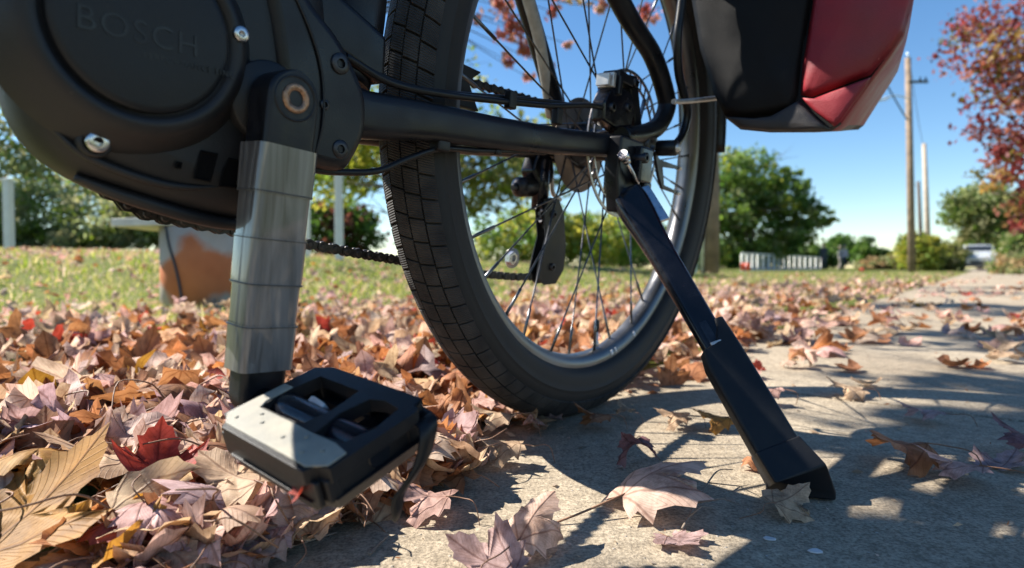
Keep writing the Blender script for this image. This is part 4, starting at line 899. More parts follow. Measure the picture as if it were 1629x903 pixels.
# ---- drivetrain on the far side
CHX = -0.0450
mb = MB(); pts = []
for t in range(38 * 4):
    a = 2 * math.pi * t / 152; r_ = 0.0765 + (0.0028 if t % 4 in (1, 2) else -0.0012); pts.append((BB[0] + r_ * math.sin(a), BB[1] - r_ * math.cos(a)))
mb.prism(pts, CHX - 0.001, CHX + 0.001); mb.build('chainring', M['chain'], bike)
chain = empty('chain', (0, 0, 0), (0, 0, 0), bike)
def link_mesh(name, wide):
    b = MB(); hx = 0.0034 if wide else 0.0024
    for sx in (-1, 1):
        o = []
        for c, a0 in ((0.0, math.pi / 2), (0.0127, -math.pi / 2)):
            for k in range(6):
                a = a0 + math.pi * k / 5; o.append((c + 0.0048 * math.cos(a), 0.0048 * math.sin(a)))
            o.append((0.00635, -0.0027 if c == 0.0 else 0.0027))
        b.loft([[(sx * hx - 0.0005, y, z) for y, z in o], [(sx * hx + 0.0005, y, z) for y, z in o]], True, False, False)
    for c in (0.0, 0.0127): b.lathe_x([(-hx - 0.0012, 0.0), (-hx - 0.0012, 0.0022), (-hx, 0.0038), (hx, 0.0038), (hx + 0.0012, 0.0022), (hx + 0.0012, 0.0)], (c, 0.0), 8)
    me = bpy.data.meshes.new(name); me.from_pydata(b.v, [], b.f); me.materials.append(M['chain']); return me
lm = [link_mesh('chain_link', True), link_mesh('chain_link_inner', False)]
def run_chain(path):
    """links with the true 12.7 mm pitch along a path of (y, z)"""
    P = [Vector((0, a, b)) for a, b in path]; L = [0]
    for i in range(1, len(P)): L.append(L[-1] + (P[i] - P[i - 1]).length)
    def atl(s):
        for i in range(1, len(P)):
            if s <= L[i]: return P[i - 1].lerp(P[i], (s - L[i - 1]) / max(1e-9, L[i] - L[i - 1]))
        return P[-1]
    n = int(L[-1] / 0.0127)
    for k in range(n):
        a, b = atl(k * 0.0127), atl((k + 1) * 0.0127)
        o = bpy.data.objects.new('link', lm[k % 2]); COL.objects.link(o); o.parent = chain
        o.location = (CHX, a.y, a.z); o.rotation_euler = (math.atan2(b.z - a.z, b.y - a.y), 0, 0)
arc = [(BB[0] + 0.0775 * math.sin(a), BB[1] - 0.0775 * math.cos(a)) for a in [R(-180 + i * 8) for i in range(0, 22)]]
low = [(-0.5020, 0.2232), (-0.4516, 0.2165), (-0.3417, 0.2022), (-0.17, 0.1815), (-0.0985, 0.1768), (-0.060, 0.1765)]
top = [(-0.03, 0.392), (-0.25, 0.383), (-0.42, 0.3770), (-0.486, 0.3755)]
run_chain(top + arc[1:] + low)

# ---- rear derailleur
der = empty('rear_derailleur', (0, 0, 0), (0, 0, 0), bike)
DX = -0.060
mb = MB(); mb.prism([(-0.066, 0.332), (-0.034, 0.332), (-0.026, 0.312), (-0.030, 0.296), (-0.060, 0.292), (-0.074, 0.308)], DX - 0.012, DX + 0.010); mb.build('derailleur_body', M['gloss'], der, 0.004, 2)
mb = MB(); mb.tube([(DX, -0.094, 0.286), (DX, -0.088, 0.287), (DX, -0.062, 0.290)], [0.006, 0.0125, 0.0125], 18); mb.tube([(DX, -0.0995, 0.2850), (DX, -0.094, 0.286)], [0.0035, 0.006], 12); mb.build('barrel', M['bolt'], der)
mb = MB(); mb.tube([(DX + 0.004, -0.050, 0.326), (DX + 0.004, -0.046, 0.262)], 0.011, 12); mb.tube([(DX - 0.008, -0.036, 0.320), (DX - 0.008, -0.032, 0.262)], 0.008, 12); mb.build('parallelogram', M['gloss'], der)
for x in (CHX - 0.0065, CHX + 0.0065):
    mb = MB(); mb.prism([(-0.061, 0.262), (-0.052, 0.276), (-0.030, 0.278), (-0.016, 0.262), (-0.004, 0.218), (-0.004, 0.186), (-0.020, 0.1675), (-0.046, 0.1665), (-0.064, 0.176), (-0.060, 0.200), (-0.052, 0.228)], x - 0.0011, x + 0.0011); mb.build('cage_plate', M['frame'], der, 0.0006)
for c in ((-0.040, 0.258), (-0.033, 0.190)):
    pts = []
    for t in range(44):
        a = 2 * math.pi * t / 44; r_ = 0.0185 + (0.0024 if t % 4 in (1, 2) else -0.001); pts.append((c[0] + r_ * math.sin(a), c[1] - r_ * math.cos(a)))
    mb = MB(); mb.prism(pts, CHX - 0.0022, CHX + 0.0022); mb.build('jockey_wheel', M['bolt'], der)
    bolt('jockey_bolt', c, 0.005, CHX + 0.006, CHX + 0.0105, M['bolt'], None, der)
mb = MB(); mb.lathe_x([(DX + 0.002, 0.0), (DX + 0.002, 0.0088), (DX + 0.009, 0.0088), (DX + 0.0095, 0.0078), (DX + 0.0095, 0.0045), (DX + 0.005, 0.0042), (DX + 0.005, 0.0)], (-0.098, 0.1990), 6, smooth=False); mb.build('adjuster_nut', M['steel'], der)
mb = MB(); mb.lathe_x([(DX - 0.002, 0.0), (DX - 0.002, 0.013), (DX + 0.001, 0.0125), (DX + 0.001, 0.0)], (-0.088, 0.1985), 18); mb.build('washer', M['alu'], der)
mb = MB(); mb.tube(spline([(DX, -0.020, 0.315), (DX, -0.018, 0.300), (DX, -0.012, 0.286), (DX + 0.003, 0.002, 0.279)], 6), [0.003] * 19, 8); mb.build('cable_noodle', M['alu'], der)

# ---- kickstand
ks = empty('kickstand', (0, 0, 0), (0, 0, 0), bike)
KT = Vector((0.076, -0.072, 0.290)); KF = Vector((0.303, -0.143, 0.044))
kd = (KF - KT).normalized(); kn = Vector((0.62, -0.72, 0.30)); kn = (kn - kd * kn.dot(kd)).normalized(); kw = kd.cross(kn).normalized()
if kw.y < 0: kw = -kw
if kn.x < 0: kn = -kn
KL = (KF - KT).length
def kring(s, w, t, off=0.0, offn=0.0, r=0.004):
    c = KT + kd * (s * KL) + kw * off + kn * offn
    return [c + kw * a + kn * b for a, b in rrect(0, 0, w, t, min(r, t * 0.45), 3)]
mb = MB(); mb.prism([(-0.098, 0.345), (-0.050, 0.345), (-0.046, 0.30), (-0.052, 0.272), (-0.088, 0.262), (-0.100, 0.30)], 0.0655, 0.083); mb.build('bracket', M['frame'], ks, 0.003, 2)
mb = MB(); mb.box((0.088, -0.055, 0.318), (0.012, 0.028, 0.040)); mb.box((0.088, -0.045, 0.290), (0.012, 0.016, 0.022)); mb.build('bracket_plate', M['gloss'], ks, 0.003, 2)
bolt('bracket_bolt', (-0.064, 0.325), 0.006, 0.083, 0.0975, M['bolt'], None, ks)
mb = MB(); mb.tube([(0.090, -0.107, 0.3230), (0.090, -0.100, 0.3200)], [0.0058, 0.0058], 8); mb.tube([(0.090, -0.0985, 0.319), (0.090, -0.0945, 0.316)], 0.0042, 8); mb.tube([(0.090, -0.094, 0.3155), (0.090, -0.066, 0.2965)], 0.0024, 10); mb.build('spring_bolt', M['steel'], ks)
mb = MB(); mb.loft([kring(*a) for a in ((0.02, 0.034, 0.022, 0, 0, 0.007), (0.06, 0.037, 0.023, 0, 0, 0.007), (0.12, 0.036, 0.021, 0, 0, 0.007), (0.20, 0.032, 0.018, 0, 0, 0.007), (0.30, 0.0285, 0.016, 0, 0, 0.0065), (0.42, 0.0275, 0.0145, 0, 0, 0.006), (0.55, 0.0265, 0.013, 0, 0, 0.0055), (0.64, 0.026, 0.013, 0, 0, 0.0055))]); leg = mb.build('leg', M['gloss'], ks, 0.0012)
mb = MB(); mb.box(KT + kd * (0.10 * KL) + kw * 0.020 + kn * 0.004, (0.004, 0.012, 0.05), Matrix((kn, kw, kd)).transposed()); mb.build('pivot_plate', M['steel'], ks, 0.001)
mb = MB(); mb.loft([kring(0.53, 0.0095, 0.003, -0.002, 0.0052), kring(0.612, 0.0095, 0.003, -0.002, 0.0052)]); mb.build('adjuster_track', M['bolt'], ks, 0.0005)
mb = MB(); mb.box(KT + kd * (0.603 * KL) + kn * 0.0068 - kw * 0.001, (0.003, 0.011, 0.0035), Matrix((kn, kw, kd)).transposed()); mb.build('adjuster_button', M['alu'], ks, 0.0006)
mb = MB(); mb.loft([kring(*a) for a in ((0.535, 0.010, 0.015, 0.0145), (0.56, 0.013, 0.016, 0.013), (0.60, 0.022, 0.0165, 0.009), (0.612, 0.036, 0.017, 0.002), (0.66, 0.040, 0.0175, 0), (0.78, 0.0405, 0.0175, 0), (0.90, 0.0405, 0.0175, 0), (0.955, 0.0405, 0.0175, 0))]); mb.build('adjusting_sleeve', M['kick'], ks, 0.0015)
# the foot: a wedge that turns flat to the ground
gz = BR.transposed() @ Vector((0, 0, 1))
def foot_ground(v):                              # drop a point to 1.5 mm above the ground
    w_ = bike_w(v); return v - gz * (w_.z - 0.0015)
c = KT + kd * (0.90 * KL)
tip = KF + Vector((0.030, 0.012, 0.0))
r0 = [c + kw * a + kn * b for a, b in ((-0.0208, -0.0095), (0.0208, -0.0095), (0.0208, 0.0095), (-0.0208, 0.0095))]
c1 = KT + kd * (0.985 * KL)
r1 = [c1 + kw * a + kn * b for a, b in ((-0.0205, -0.0115), (0.0215, -0.0105), (0.0265, 0.0125), (-0.0205, 0.0115))]
base = [foot_ground(BR.transposed() @ (on_ground(a_, c_) - BO)) for a_, c_ in ((1228, 770), (1316, 782), (1331, 800), (1217, 788))]
top1 = [b + gz * h for b, h in zip(base, (0.020, 0.013, 0.007, 0.017))]
mb = MB(); mb.loft([r0, r1, top1, base], True, False, False); mb.build('foot', M['kick'], ks, 0.002, 2)

# ================================================================== pannier
BAGB = Vector((0.2, 0.2, 0.37))
bag = empty('pannier_bag', BO + BR @ BAGB, (0, LEAN, -PHI))
tag(bag, 'red and black roll-top pannier bag hanging beside the rear wheel', 'bag')
pf = [(0.086, 0.72), (0.080, 0.60), (0.079, 0.534), (0.098, 0.470), (0.121, 0.415), (0.136, 0.388), (0.155, 0.374), (0.19, 0.3695), (0.225, 0.3685), (0.254, 0.3690), (0.263, 0.3760), (0.284, 0.4140), (0.301, 0.4440), (0.310, 0.462), (0.3135, 0.485), (0.3145, 0.53), (0.313, 0.60), (0.309, 0.72)]
def bag_ring(y, kx, kz, inset=0.0):
    out = []
    for x, z in pf:
        cx2, cz2 = 0.19, 0.72
        out.append((cx2 + (x - cx2) * kx, y, cz2 + (z - cz2) * kz))
    return out
rings = [bag_ring(0.049, 0.985, 0.99), bag_ring(0.056, 0.995, 0.997), bag_ring(0.12, 0.93, 0.965), bag_ring(0.22, 0.82, 0.91), bag_ring(0.32, 0.70, 0.857), bag_ring(0.36, 0.56, 0.82)]
mb = MB(); mb.loft(rings, True); sbag = mb.build('bag_shell', M['bag_black'], bag, 0, off=BAGB)
sbag.data.materials.append(M['bag_red']); sbag.data.materials.append(M['bag_edge'])
for p in sbag.data.polygons:
    c = p.center + BAGB
    if len(p.vertices) > 4: continue
    if c.x > 0.25 and c.z > 0.375: p.material_index = 1
    elif c.z < 0.40: p.material_index = 2
bag_tex = bpy.data.textures.new('bag_folds', 'CLOUDS'); bag_tex.noise_scale = 0.07; bag_tex.noise_depth = 1
# front panels lie 3 mm proud: black wall panel, red wall panel, folded red corner, reinforced base strip
def bag_panel(name, pts, m, y=0.0485, th=0.003, bul=0.006, n=10):
    """a gently bulged panel over a polygon in X-Z"""
    P = [Vector((x, z)) for x, z in pts]; b = MB(); c = sum(P, Vector((0, 0))) / len(P); rg = []
    for k in range(n + 1):
        t = k / n; rg.append([(c.x + (p.x - c.x) * (1 - t * 0.98), y - th * min(1, t * 8) - bul * (1 - (1 - t) ** 2), c.y + (p.y - c.y) * (1 - t * 0.98)) for p in P])
    b.loft(rg, True); o = b.build(name, m, bag, off=BAGB)
    dm = o.modifiers.new('folds', 'DISPLACE'); dm.texture = bag_tex; dm.strength = -0.007; dm.mid_level = 0.2; dm.texture_coords = 'LOCAL'; dm.direction = 'Y'; return o
def dens(pts, n=5):
    out = []
    for i in range(len(pts)):
        a, b_ = Vector(pts[i]), Vector(pts[(i + 1) % len(pts)])
        for k in range(n): q = a.lerp(b_, k / n); out.append((q.x, q.y))
    return out
bag_panel('front_panel', dens([(0.084, 0.715), (0.080, 0.60), (0.0795, 0.536), (0.098, 0.472), (0.121, 0.418), (0.137, 0.392), (0.157, 0.386), (0.19, 0.389), (0.212, 0.394), (0.2165, 0.408), (0.2155, 0.44), (0.219, 0.52), (0.224, 0.715)], 3), M['bag_black'], bul=0.010)
bag_panel('red_panel', dens([(0.2260, 0.715), (0.2210, 0.52), (0.2175, 0.44), (0.2195, 0.409), (0.232, 0.406), (0.2855, 0.4245), (0.301, 0.446), (0.3095, 0.463), (0.313, 0.49), (0.3135, 0.53), (0.311, 0.60), (0.307, 0.715)], 3), M['bag_red'], bul=0.011)
bag_panel('folded_corner', dens([(0.2200, 0.406), (0.236, 0.390), (0.258, 0.3725), (0.264, 0.378), (0.2845, 0.4155), (0.286, 0.4225), (0.233, 0.4040)], 3), M['bag_red'], bul=0.002, th=0.003)
bag_panel('base_strip', dens([(0.139, 0.3885), (0.156, 0.3755), (0.19, 0.371), (0.225, 0.370), (0.254, 0.3702), (0.234, 0.3885), (0.2185, 0.4035), (0.19, 0.3870), (0.157, 0.3840)], 3), M['bag_edge'], bul=0.002)
mb = MB(); mb.tube(spline([(0.286, 0.0385, 0.70), (0.284, 0.0370, 0.55), (0.2825, 0.0368, 0.495), (0.2875, 0.0395, 0.455), (0.2915, 0.0430, 0.4385)], 6), 0.0007, 6); mb.build('seam_piping', M['piping'], bag, off=BAGB)
mb = MB(); mb.tube(spline([(0.0875, 0.0086, 0.402), (0.090, 0.030, 0.4065), (0.098, 0.075, 0.418), (0.106, 0.12, 0.430)], 5), [0.003] * 16, 8); mb.build('lower_hook', M['alu'], bag, off=BAGB)
# ================================================================== things on the lawn and along the path
M['white_post'] = simple('white_vinyl', (0.72, 0.71, 0.68), 0.5, 0, 0.08, 6)
M['wood_pole'] = simple('pole_wood', (0.23, 0.165, 0.115), 0.85, 0, 0.4, 3, 0.6, 40)
M['wood_dark'] = simple('pole_wood_dark', (0.10, 0.085, 0.075), 0.85, 0, 0.3, 3)
M['wood_pale'] = simple('pole_wood_pale', (0.40, 0.33, 0.26), 0.85, 0, 0.2, 3)
M['galv'] = simple('galvanised_pipe', (0.62, 0.66, 0.70), 0.35, 0.5, 0.1, 10)
M['cabinet'] = simple('pale_green_cabinet', (0.50, 0.58, 0.47), 0.5, 0, 0.1, 8)
M['wire'] = simple('wire_black', (0.03, 0.035, 0.045), 0.6)
M['flag'] = simple('flag_orange', (0.80, 0.10, 0.03), 0.55, 0, 0.1, 20)
M['railing'] = simple('railing_white', (0.70, 0.69, 0.66), 0.6, 0, 0.08, 5)

def post(label, px, Y, w, py_top):
    X = (px - CX) / F_PX * Y; z0 = gz_at(X, Y); h = at_depth(px, py_top, Y).z - z0
    r = empty('marker_post', (X, Y, z0)); tag(r, label, 'post', 'white posts on the lawn')
    b = MB(); b.box((0, 0, h / 2 - 0.1), (w, w, h + 0.2)); b.build('shaft', M['white_post'], r, 0.006)
    b = MB(); b.loft([[(sx * (w / 2 + 0.008), sy * (w / 2 + 0.008), h - 0.02) for sx, sy in ((-1, -1), (1, -1), (1, 1), (-1, 1))], [(sx * (w / 2 + 0.008), sy * (w / 2 + 0.008), h + 0.008) for sx, sy in ((-1, -1), (1, -1), (1, 1), (-1, 1))], [(sx * 0.01, sy * 0.01, h + 0.022) for sx, sy in ((-1, -1), (1, -1), (1, 1), (-1, 1))]], True, False, False); b.build('cap', M['white_post'], r)
    return r
post('slim white post on the lawn at the far left edge', 16, 9.5, 0.105, 285)
post('slim white post on the lawn seen between the crank arm and the tyre', 540, 9.0, 0.105, 268)
post('white post half hidden behind the right edge of the taped crank arm', 489, 9.6, 0.09, 290)

# painted riser with a board on top
def riser_mat():
    m, n, l, p = mat('painted_riser')
    tc = n.new('ShaderNodeTexCoord'); sp = n.new('ShaderNodeSeparateXYZ'); l.new(tc.outputs['Object'], sp.inputs[0])
    t = n.new('ShaderNodeTexNoise'); t.inputs['Scale'].default_value = 7; t.inputs['Detail'].default_value = 6; l.new(tc.outputs['Object'], t.inputs['Vector'])
    def mth(op, a, b=None):
        q = n.new('ShaderNodeMath'); q.operation = op
        for k, v in enumerate((a, b)):
            if v is None: continue
            if isinstance(v, (int, float)): q.inputs[k].default_value = v
            else: l.new(v, q.inputs[k])
        return q.outputs[0]
    d = mth('ADD', mth('MULTIPLY', mth('ABSOLUTE', mth('SUBTRACT', sp.outputs[2], 0.18)), 4.4), mth('MULTIPLY', mth('ABSOLUTE', mth('SUBTRACT', sp.outputs[0], 0.055)), 3.6))
    d = mth('ADD', d, mth('MULTIPLY', mth('SUBTRACT', t.outputs[0], 0.5), 0.8))
    mr = n.new('ShaderNodeMapRange'); mr.inputs['From Min'].default_value = 0.75; mr.inputs['From Max'].default_value = 1.0; mr.inputs['To Min'].default_value = 1; mr.inputs['To Max'].default_value = 0; l.new(d, mr.inputs['Value'])
    r = n.new('ShaderNodeValToRGB'); r.color_ramp.elements[0].color = (0.32, 0.27, 0.22, 1); r.color_ramp.elements[1].color = (0.52, 0.46, 0.39, 1); l.new(t.outputs[0], r.inputs[0])
    r2_ = n.new('ShaderNodeValToRGB'); r2_.color_ramp.elements[0].color = (0.40, 0.10, 0.03, 1); r2_.color_ramp.elements[1].color = (0.62, 0.22, 0.08, 1); l.new(t.outputs[0], r2_.inputs[0])
    x = n.new('ShaderNodeMix'); x.data_type = 'RGBA'; l.new(mr.outputs[0], x.inputs[0]); l.new(r.outputs[0], x.inputs[6]); l.new(r2_.outputs[0], x.inputs[7]); l.new(x.outputs[2], p.inputs['Base Color']); p.inputs['Roughness'].default_value = 0.8
    return m
RY = 3.15; rx_ = (316 - CX) / F_PX * RY; rz_ = gz_at(rx_, RY)
rs = empty('utility_riser', (rx_, RY, rz_)); tag(rs, 'grey utility riser with orange paint and a board on top', 'riser')
b = MB(); b.tube([(0, 0, -0.1), (0, 0, 0.20), (0, 0, 0.425)], 0.178, 40); b.build('pipe', riser_mat(), rs)
b = MB(); b.box((-0.075, 0.02, 0.448), (0.53, 0.40, 0.040), Euler((0, R(-2.0), R(4))).to_matrix()); b.build('board', simple('weathered_board', (0.66, 0.63, 0.58), 0.8, 0, 0.2, 9, 0.4, 50), rs, 0.004)
b = MB(); b.box((-0.02, -0.05, 0.476), (0.11, 0.06, 0.016)); b.build('brick_chip', simple('brick_chip', (0.42, 0.17, 0.08), 0.9), rs, 0.003)
b = MB(); b.tube(spline([(-0.075, -0.166, 0.425), (-0.055, -0.172, 0.33), (-0.02, -0.181, 0.22), (0.005, -0.184, 0.10), (0.012, -0.186, 0.0)], 6), 0.0065, 7); b.build('ground_wire', M['wire'], rs)

# wooden pole with conduit and cabinet behind the wheel
WY = 14.5; wx = (1131 - CX) / F_PX * WY; wz = gz_at(wx, WY)
wp_ = empty('wooden_pole', (wx, WY, wz)); tag(wp_, 'wooden utility pole with a bright conduit just right of the rear tyre', 'pole')
b = MB(); b.tube([(0, 0, -0.3), (0.0, 0, 2), (-0.05, 0, 5), (-0.1, 0, 9.0)], [0.19, 0.185, 0.17, 0.14], 20); b.build('shaft', M['wood_pole'], wp_)
b = MB(); b.tube([(-0.235, -0.06, -0.1), (-0.235, -0.06, 1.2), (-0.215, -0.05, 3.2)], 0.05, 14); b.build('conduit', M['galv'], wp_)
cb = empty('utility_cabinet', (wx - 0.47, WY + 0.1, wz)); tag(cb, 'pale green utility cabinet beside the wooden pole and conduit', 'cabinet')
b = MB(); b.box((0, 0, 0.5), (0.30, 0.25, 1.2)); b.build('box', M['cabinet'], cb, 0.02); b = MB(); b.box((0, 0, 1.125), (0.34, 0.29, 0.05)); b.build('lid', M['cabinet'], cb, 0.015)

# far utility poles
def upole(label, px, Y, py_top, lean_px, r0, m, arms=True):
    X = (px - CX) / F_PX * Y; z0 = gz_at(X, Y); h = at_depth(px, py_top, Y).z - z0; dx = lean_px / F_PX * Y
    r = empty('utility_pole', (X, Y, z0)); tag(r, label, 'pole', 'utility poles along the road')
    b = MB(); b.tube([(0, 0, -0.3), (dx * 0.5, 0, h * 0.5), (dx, 0, h)], [r0, r0 * 0.88, r0 * 0.72], 14); b.build('shaft', m, r)
    if arms:
        b = MB(); b.tube([(dx - 0.02, -0.1, h - 0.05), (dx - 0.10, -0.1, h + 0.22)], 0.03, 8); b.build('pole_pin', M['galv'], r)
        b = MB(); b.box((dx * 0.9 + 0.35, -0.16, h * 0.885), (0.9, 0.09, 0.11)); b.build('cross_arm', M['wood_dark'], r, 0.01)
        for k in (0.45, 0.7): b = MB(); b.tube([(dx * 0.9 + k, -0.16, h * 0.885 + 0.05), (dx * 0.9 + k, -0.16, h * 0.885 + 0.22)], [0.05, 0.03], 8); b.build('insulator', M['wire'], r)
    return r, Vector((X + dx, Y, z0 + h))
p1_, t1_ = upole('tallest utility pole beyond the red bag', 1451, 28, 92, -13, 0.17, M['wood_pole'])
p2_, t2_ = upole('shorter pale utility pole right of the tallest one', 1478, 46, 228, -12, 0.20, M['wood_pale'], False)
p3_, t3_ = upole('thin dark utility pole between the two taller ones', 1467, 62, 288, -9, 0.22, M['wood_dark'], False)
b = MB(); b.tube(spline([(-0.36, -0.15, 8.0), (-1.0, -0.2, 8.15), (-1.55, -0.2, 8.05)], 5), 0.03, 8); b.build('lamp_arm', M['galv'], p1_)
b = MB(); b.tube([(-1.35, -0.2, 8.04), (-1.5, -0.2, 8.0), (-1.75, -0.2, 7.95), (-1.9, -0.2, 7.95)], [0.05, 0.10, 0.11, 0.04], 12, ry=0.5); b.build('lamp_head', M['galv'], p1_)
def wire(label, a, c, sag, r=0.012, n=14):
    a, c = Vector(a), Vector(c); b = MB()
    b.tube([a.lerp(c, i / n) - Vector((0, 0, sag * 4 * (i / n) * (1 - i / n))) for i in range(n + 1)], r, 6)
    o = b.build('overhead_wire', M['wire']); tag(o, label, 'wire', 'overhead wires')
wire('thick cable sagging from behind the bag to the tallest pole', at_depth(1290, -120, 22), at_depth(1443, 190, 28), 0.35, 0.035)
wire('thin wire from the top of the tallest pole down to the pale pole', t1_ - Vector((0, 0.2, 0.5)), t2_ - Vector((0, 0, 0.4)), 0.3, 0.014)
wire('thin lower wire between the tallest pole and the dark pole', at_depth(1446, 270, 28) , t3_ - Vector((0, 0, 0.5)), 0.3, 0.014)

# white railing beyond the lawn
ra = empty('white_railing', (12.7, 33, gz_at(12.7, 33))); tag(ra, 'white picket railing beyond the lawn under the big tree', 'railing')
A = Vector((13.85, 36, -0.03)); Bq = Vector((26.9, 52, -0.03)); nP = 16
off_ = ra.location
for k in range(nP):
    tk = k / (nP - 1); tk = tk * 36 / (tk * 36 + (1 - tk) * 52); q = A.lerp(Bq, tk) - off_; b = MB(); b.box(q + Vector((0, 0, 0.52)), (0.13, 0.13, 1.06)); b.build('picket', M['railing'], ra)
d = (Bq - A); yaw = math.atan2(d.y, d.x); mid = (A + Bq) / 2 - off_
b = MB(); b.box(mid + Vector((0, 0, 1.09)), (d.length, 0.10, 0.08), Euler((0, 0, yaw)).to_matrix()); b.build('top_rail', M['railing'], ra)
b = MB(); b.box(mid + Vector((0, 0.1, 0.14)), (d.length, 0.10, 0.18), Euler((0, 0, yaw)).to_matrix()); b.build('kerb_rail', simple('kerb_concrete', (0.42, 0.40, 0.37), 0.8), ra)

# two walkers
def person(label, px, Y, coat, legs, hair, seed, bag=None):
    X = (px - CX) / F_PX * Y; z0 = gz_at(X, Y) + 0.02
    J = {'pel': (0, 0, 0.93), 'bel': (0, 0, 1.08), 'che': (0, 0.01, 1.30), 'nec': (0, 0.01, 1.46), 'hd1': (0, -0.01, 1.57), 'hd2': (0, 0, 1.69),
         'lh': (-0.10, 0, 0.88), 'lk': (-0.11, -0.10, 0.50), 'la': (-0.11, -0.02, 0.09), 'lt': (-0.11, -0.17, 0.04), 'rh': (0.10, 0, 0.88), 'rk': (0.10, 0.03, 0.50), 'ra': (0.10, 0.17, 0.12), 'rt': (0.10, 0.04, 0.05),
         'ls': (-0.17, 0.01, 1.40), 'le': (-0.23, 0.05, 1.14), 'lw': (-0.22, -0.06, 0.90), 'lf': (-0.21, -0.09, 0.80), 'rs': (0.17, 0.01, 1.40), 're': (0.23, -0.02, 1.14), 'rw': (0.20, -0.12, 0.95), 'rf': (0.19, -0.17, 0.87)}
    E_ = [('pel', 'bel'), ('bel', 'che'), ('che', 'nec'), ('nec', 'hd1'), ('hd1', 'hd2'), ('pel', 'lh'), ('lh', 'lk'), ('lk', 'la'), ('la', 'lt'), ('pel', 'rh'), ('rh', 'rk'), ('rk', 'ra'), ('ra', 'rt'), ('che', 'ls'), ('ls', 'le'), ('le', 'lw'), ('lw', 'lf'), ('che', 'rs'), ('rs', 're'), ('re', 'rw'), ('rw', 'rf')]
    rad_ = dict(pel=.155, bel=.15, che=.165, nec=.06, hd1=.095, hd2=.085, lh=.10, rh=.10, lk=.065, rk=.065, la=.045, ra=.045, lt=.04, rt=.04, ls=.075, rs=.075, le=.052, re=.052, lw=.038, rw=.038, lf=.035, rf=.035)
    nm = list(J); me = bpy.data.meshes.new('body'); me.from_pydata([J[k] for k in nm], [(nm.index(a), nm.index(c)) for a, c in E_], [])
    o = bpy.data.objects.new('person', me); COL.objects.link(o); o.location = (X, Y, z0); o.rotation_euler = (0, 0, R(20) * seed)
    s = o.modifiers.new('skin', 'SKIN')
    for i, k in enumerate(nm): me.skin_vertices[0].data[i].radius = (rad_[k], rad_[k] * (0.72 if k in ('pel', 'bel', 'che') else 1)); me.skin_vertices[0].data[i].use_root = (k == 'pel')
    o.modifiers.new('sub', 'SUBSURF').render_levels = 2
    m, n, l, p = mat('clothes'); tc = n.new('ShaderNodeTexCoord'); sp = n.new('ShaderNodeSeparateXYZ'); l.new(tc.outputs['Object'], sp.inputs[0])
    r = n.new('ShaderNodeValToRGB'); r.color_ramp.interpolation = 'CONSTANT'; e = r.color_ramp.elements; e[0].color = (0.03, 0.03, 0.03, 1); e[1].position = 0.09 / 1.8; e[1].color = rgba(legs)
    for pos, c in ((0.92, coat), (1.49, (0.45, 0.28, 0.20)), (1.64, hair)): q = e.new(pos / 1.8); q.color = rgba(c)
    mr = n.new('ShaderNodeMath'); mr.operation = 'DIVIDE'; mr.inputs[1].default_value = 1.8; l.new(sp.outputs[2], mr.inputs[0]); l.new(mr.outputs[0], r.inputs[0]); l.new(r.outputs[0], p.inputs['Base Color']); p.inputs['Roughness'].default_value = 0.85
    me.materials.append(m); tag(o, label, 'person')
    b = MB(); b.tube([(0, 0.03, 1.58), (0, 0.025, 1.66), (0, 0.01, 1.75), (0, 0, 1.785)], [0.085, 0.105, 0.09, 0.03], 12); b.build('hair', simple('hair', hair, 0.6), o)
    return o
person('person in dark jacket and trousers walking at the end of the railing', 1310, 39, (0.03, 0.035, 0.05), (0.05, 0.055, 0.08), (0.20, 0.08, 0.05), -1)
person('person in pale top and dark trousers, right hand one of the two walkers', 1343, 41, (0.42, 0.36, 0.36), (0.03, 0.03, 0.04), (0.16, 0.11, 0.08), 1)
q = person('person in grey top close behind the pale topped walker', 1336, 43, (0.36, 0.34, 0.33), (0.28, 0.25, 0.22), (0.18, 0.14, 0.11), 2)

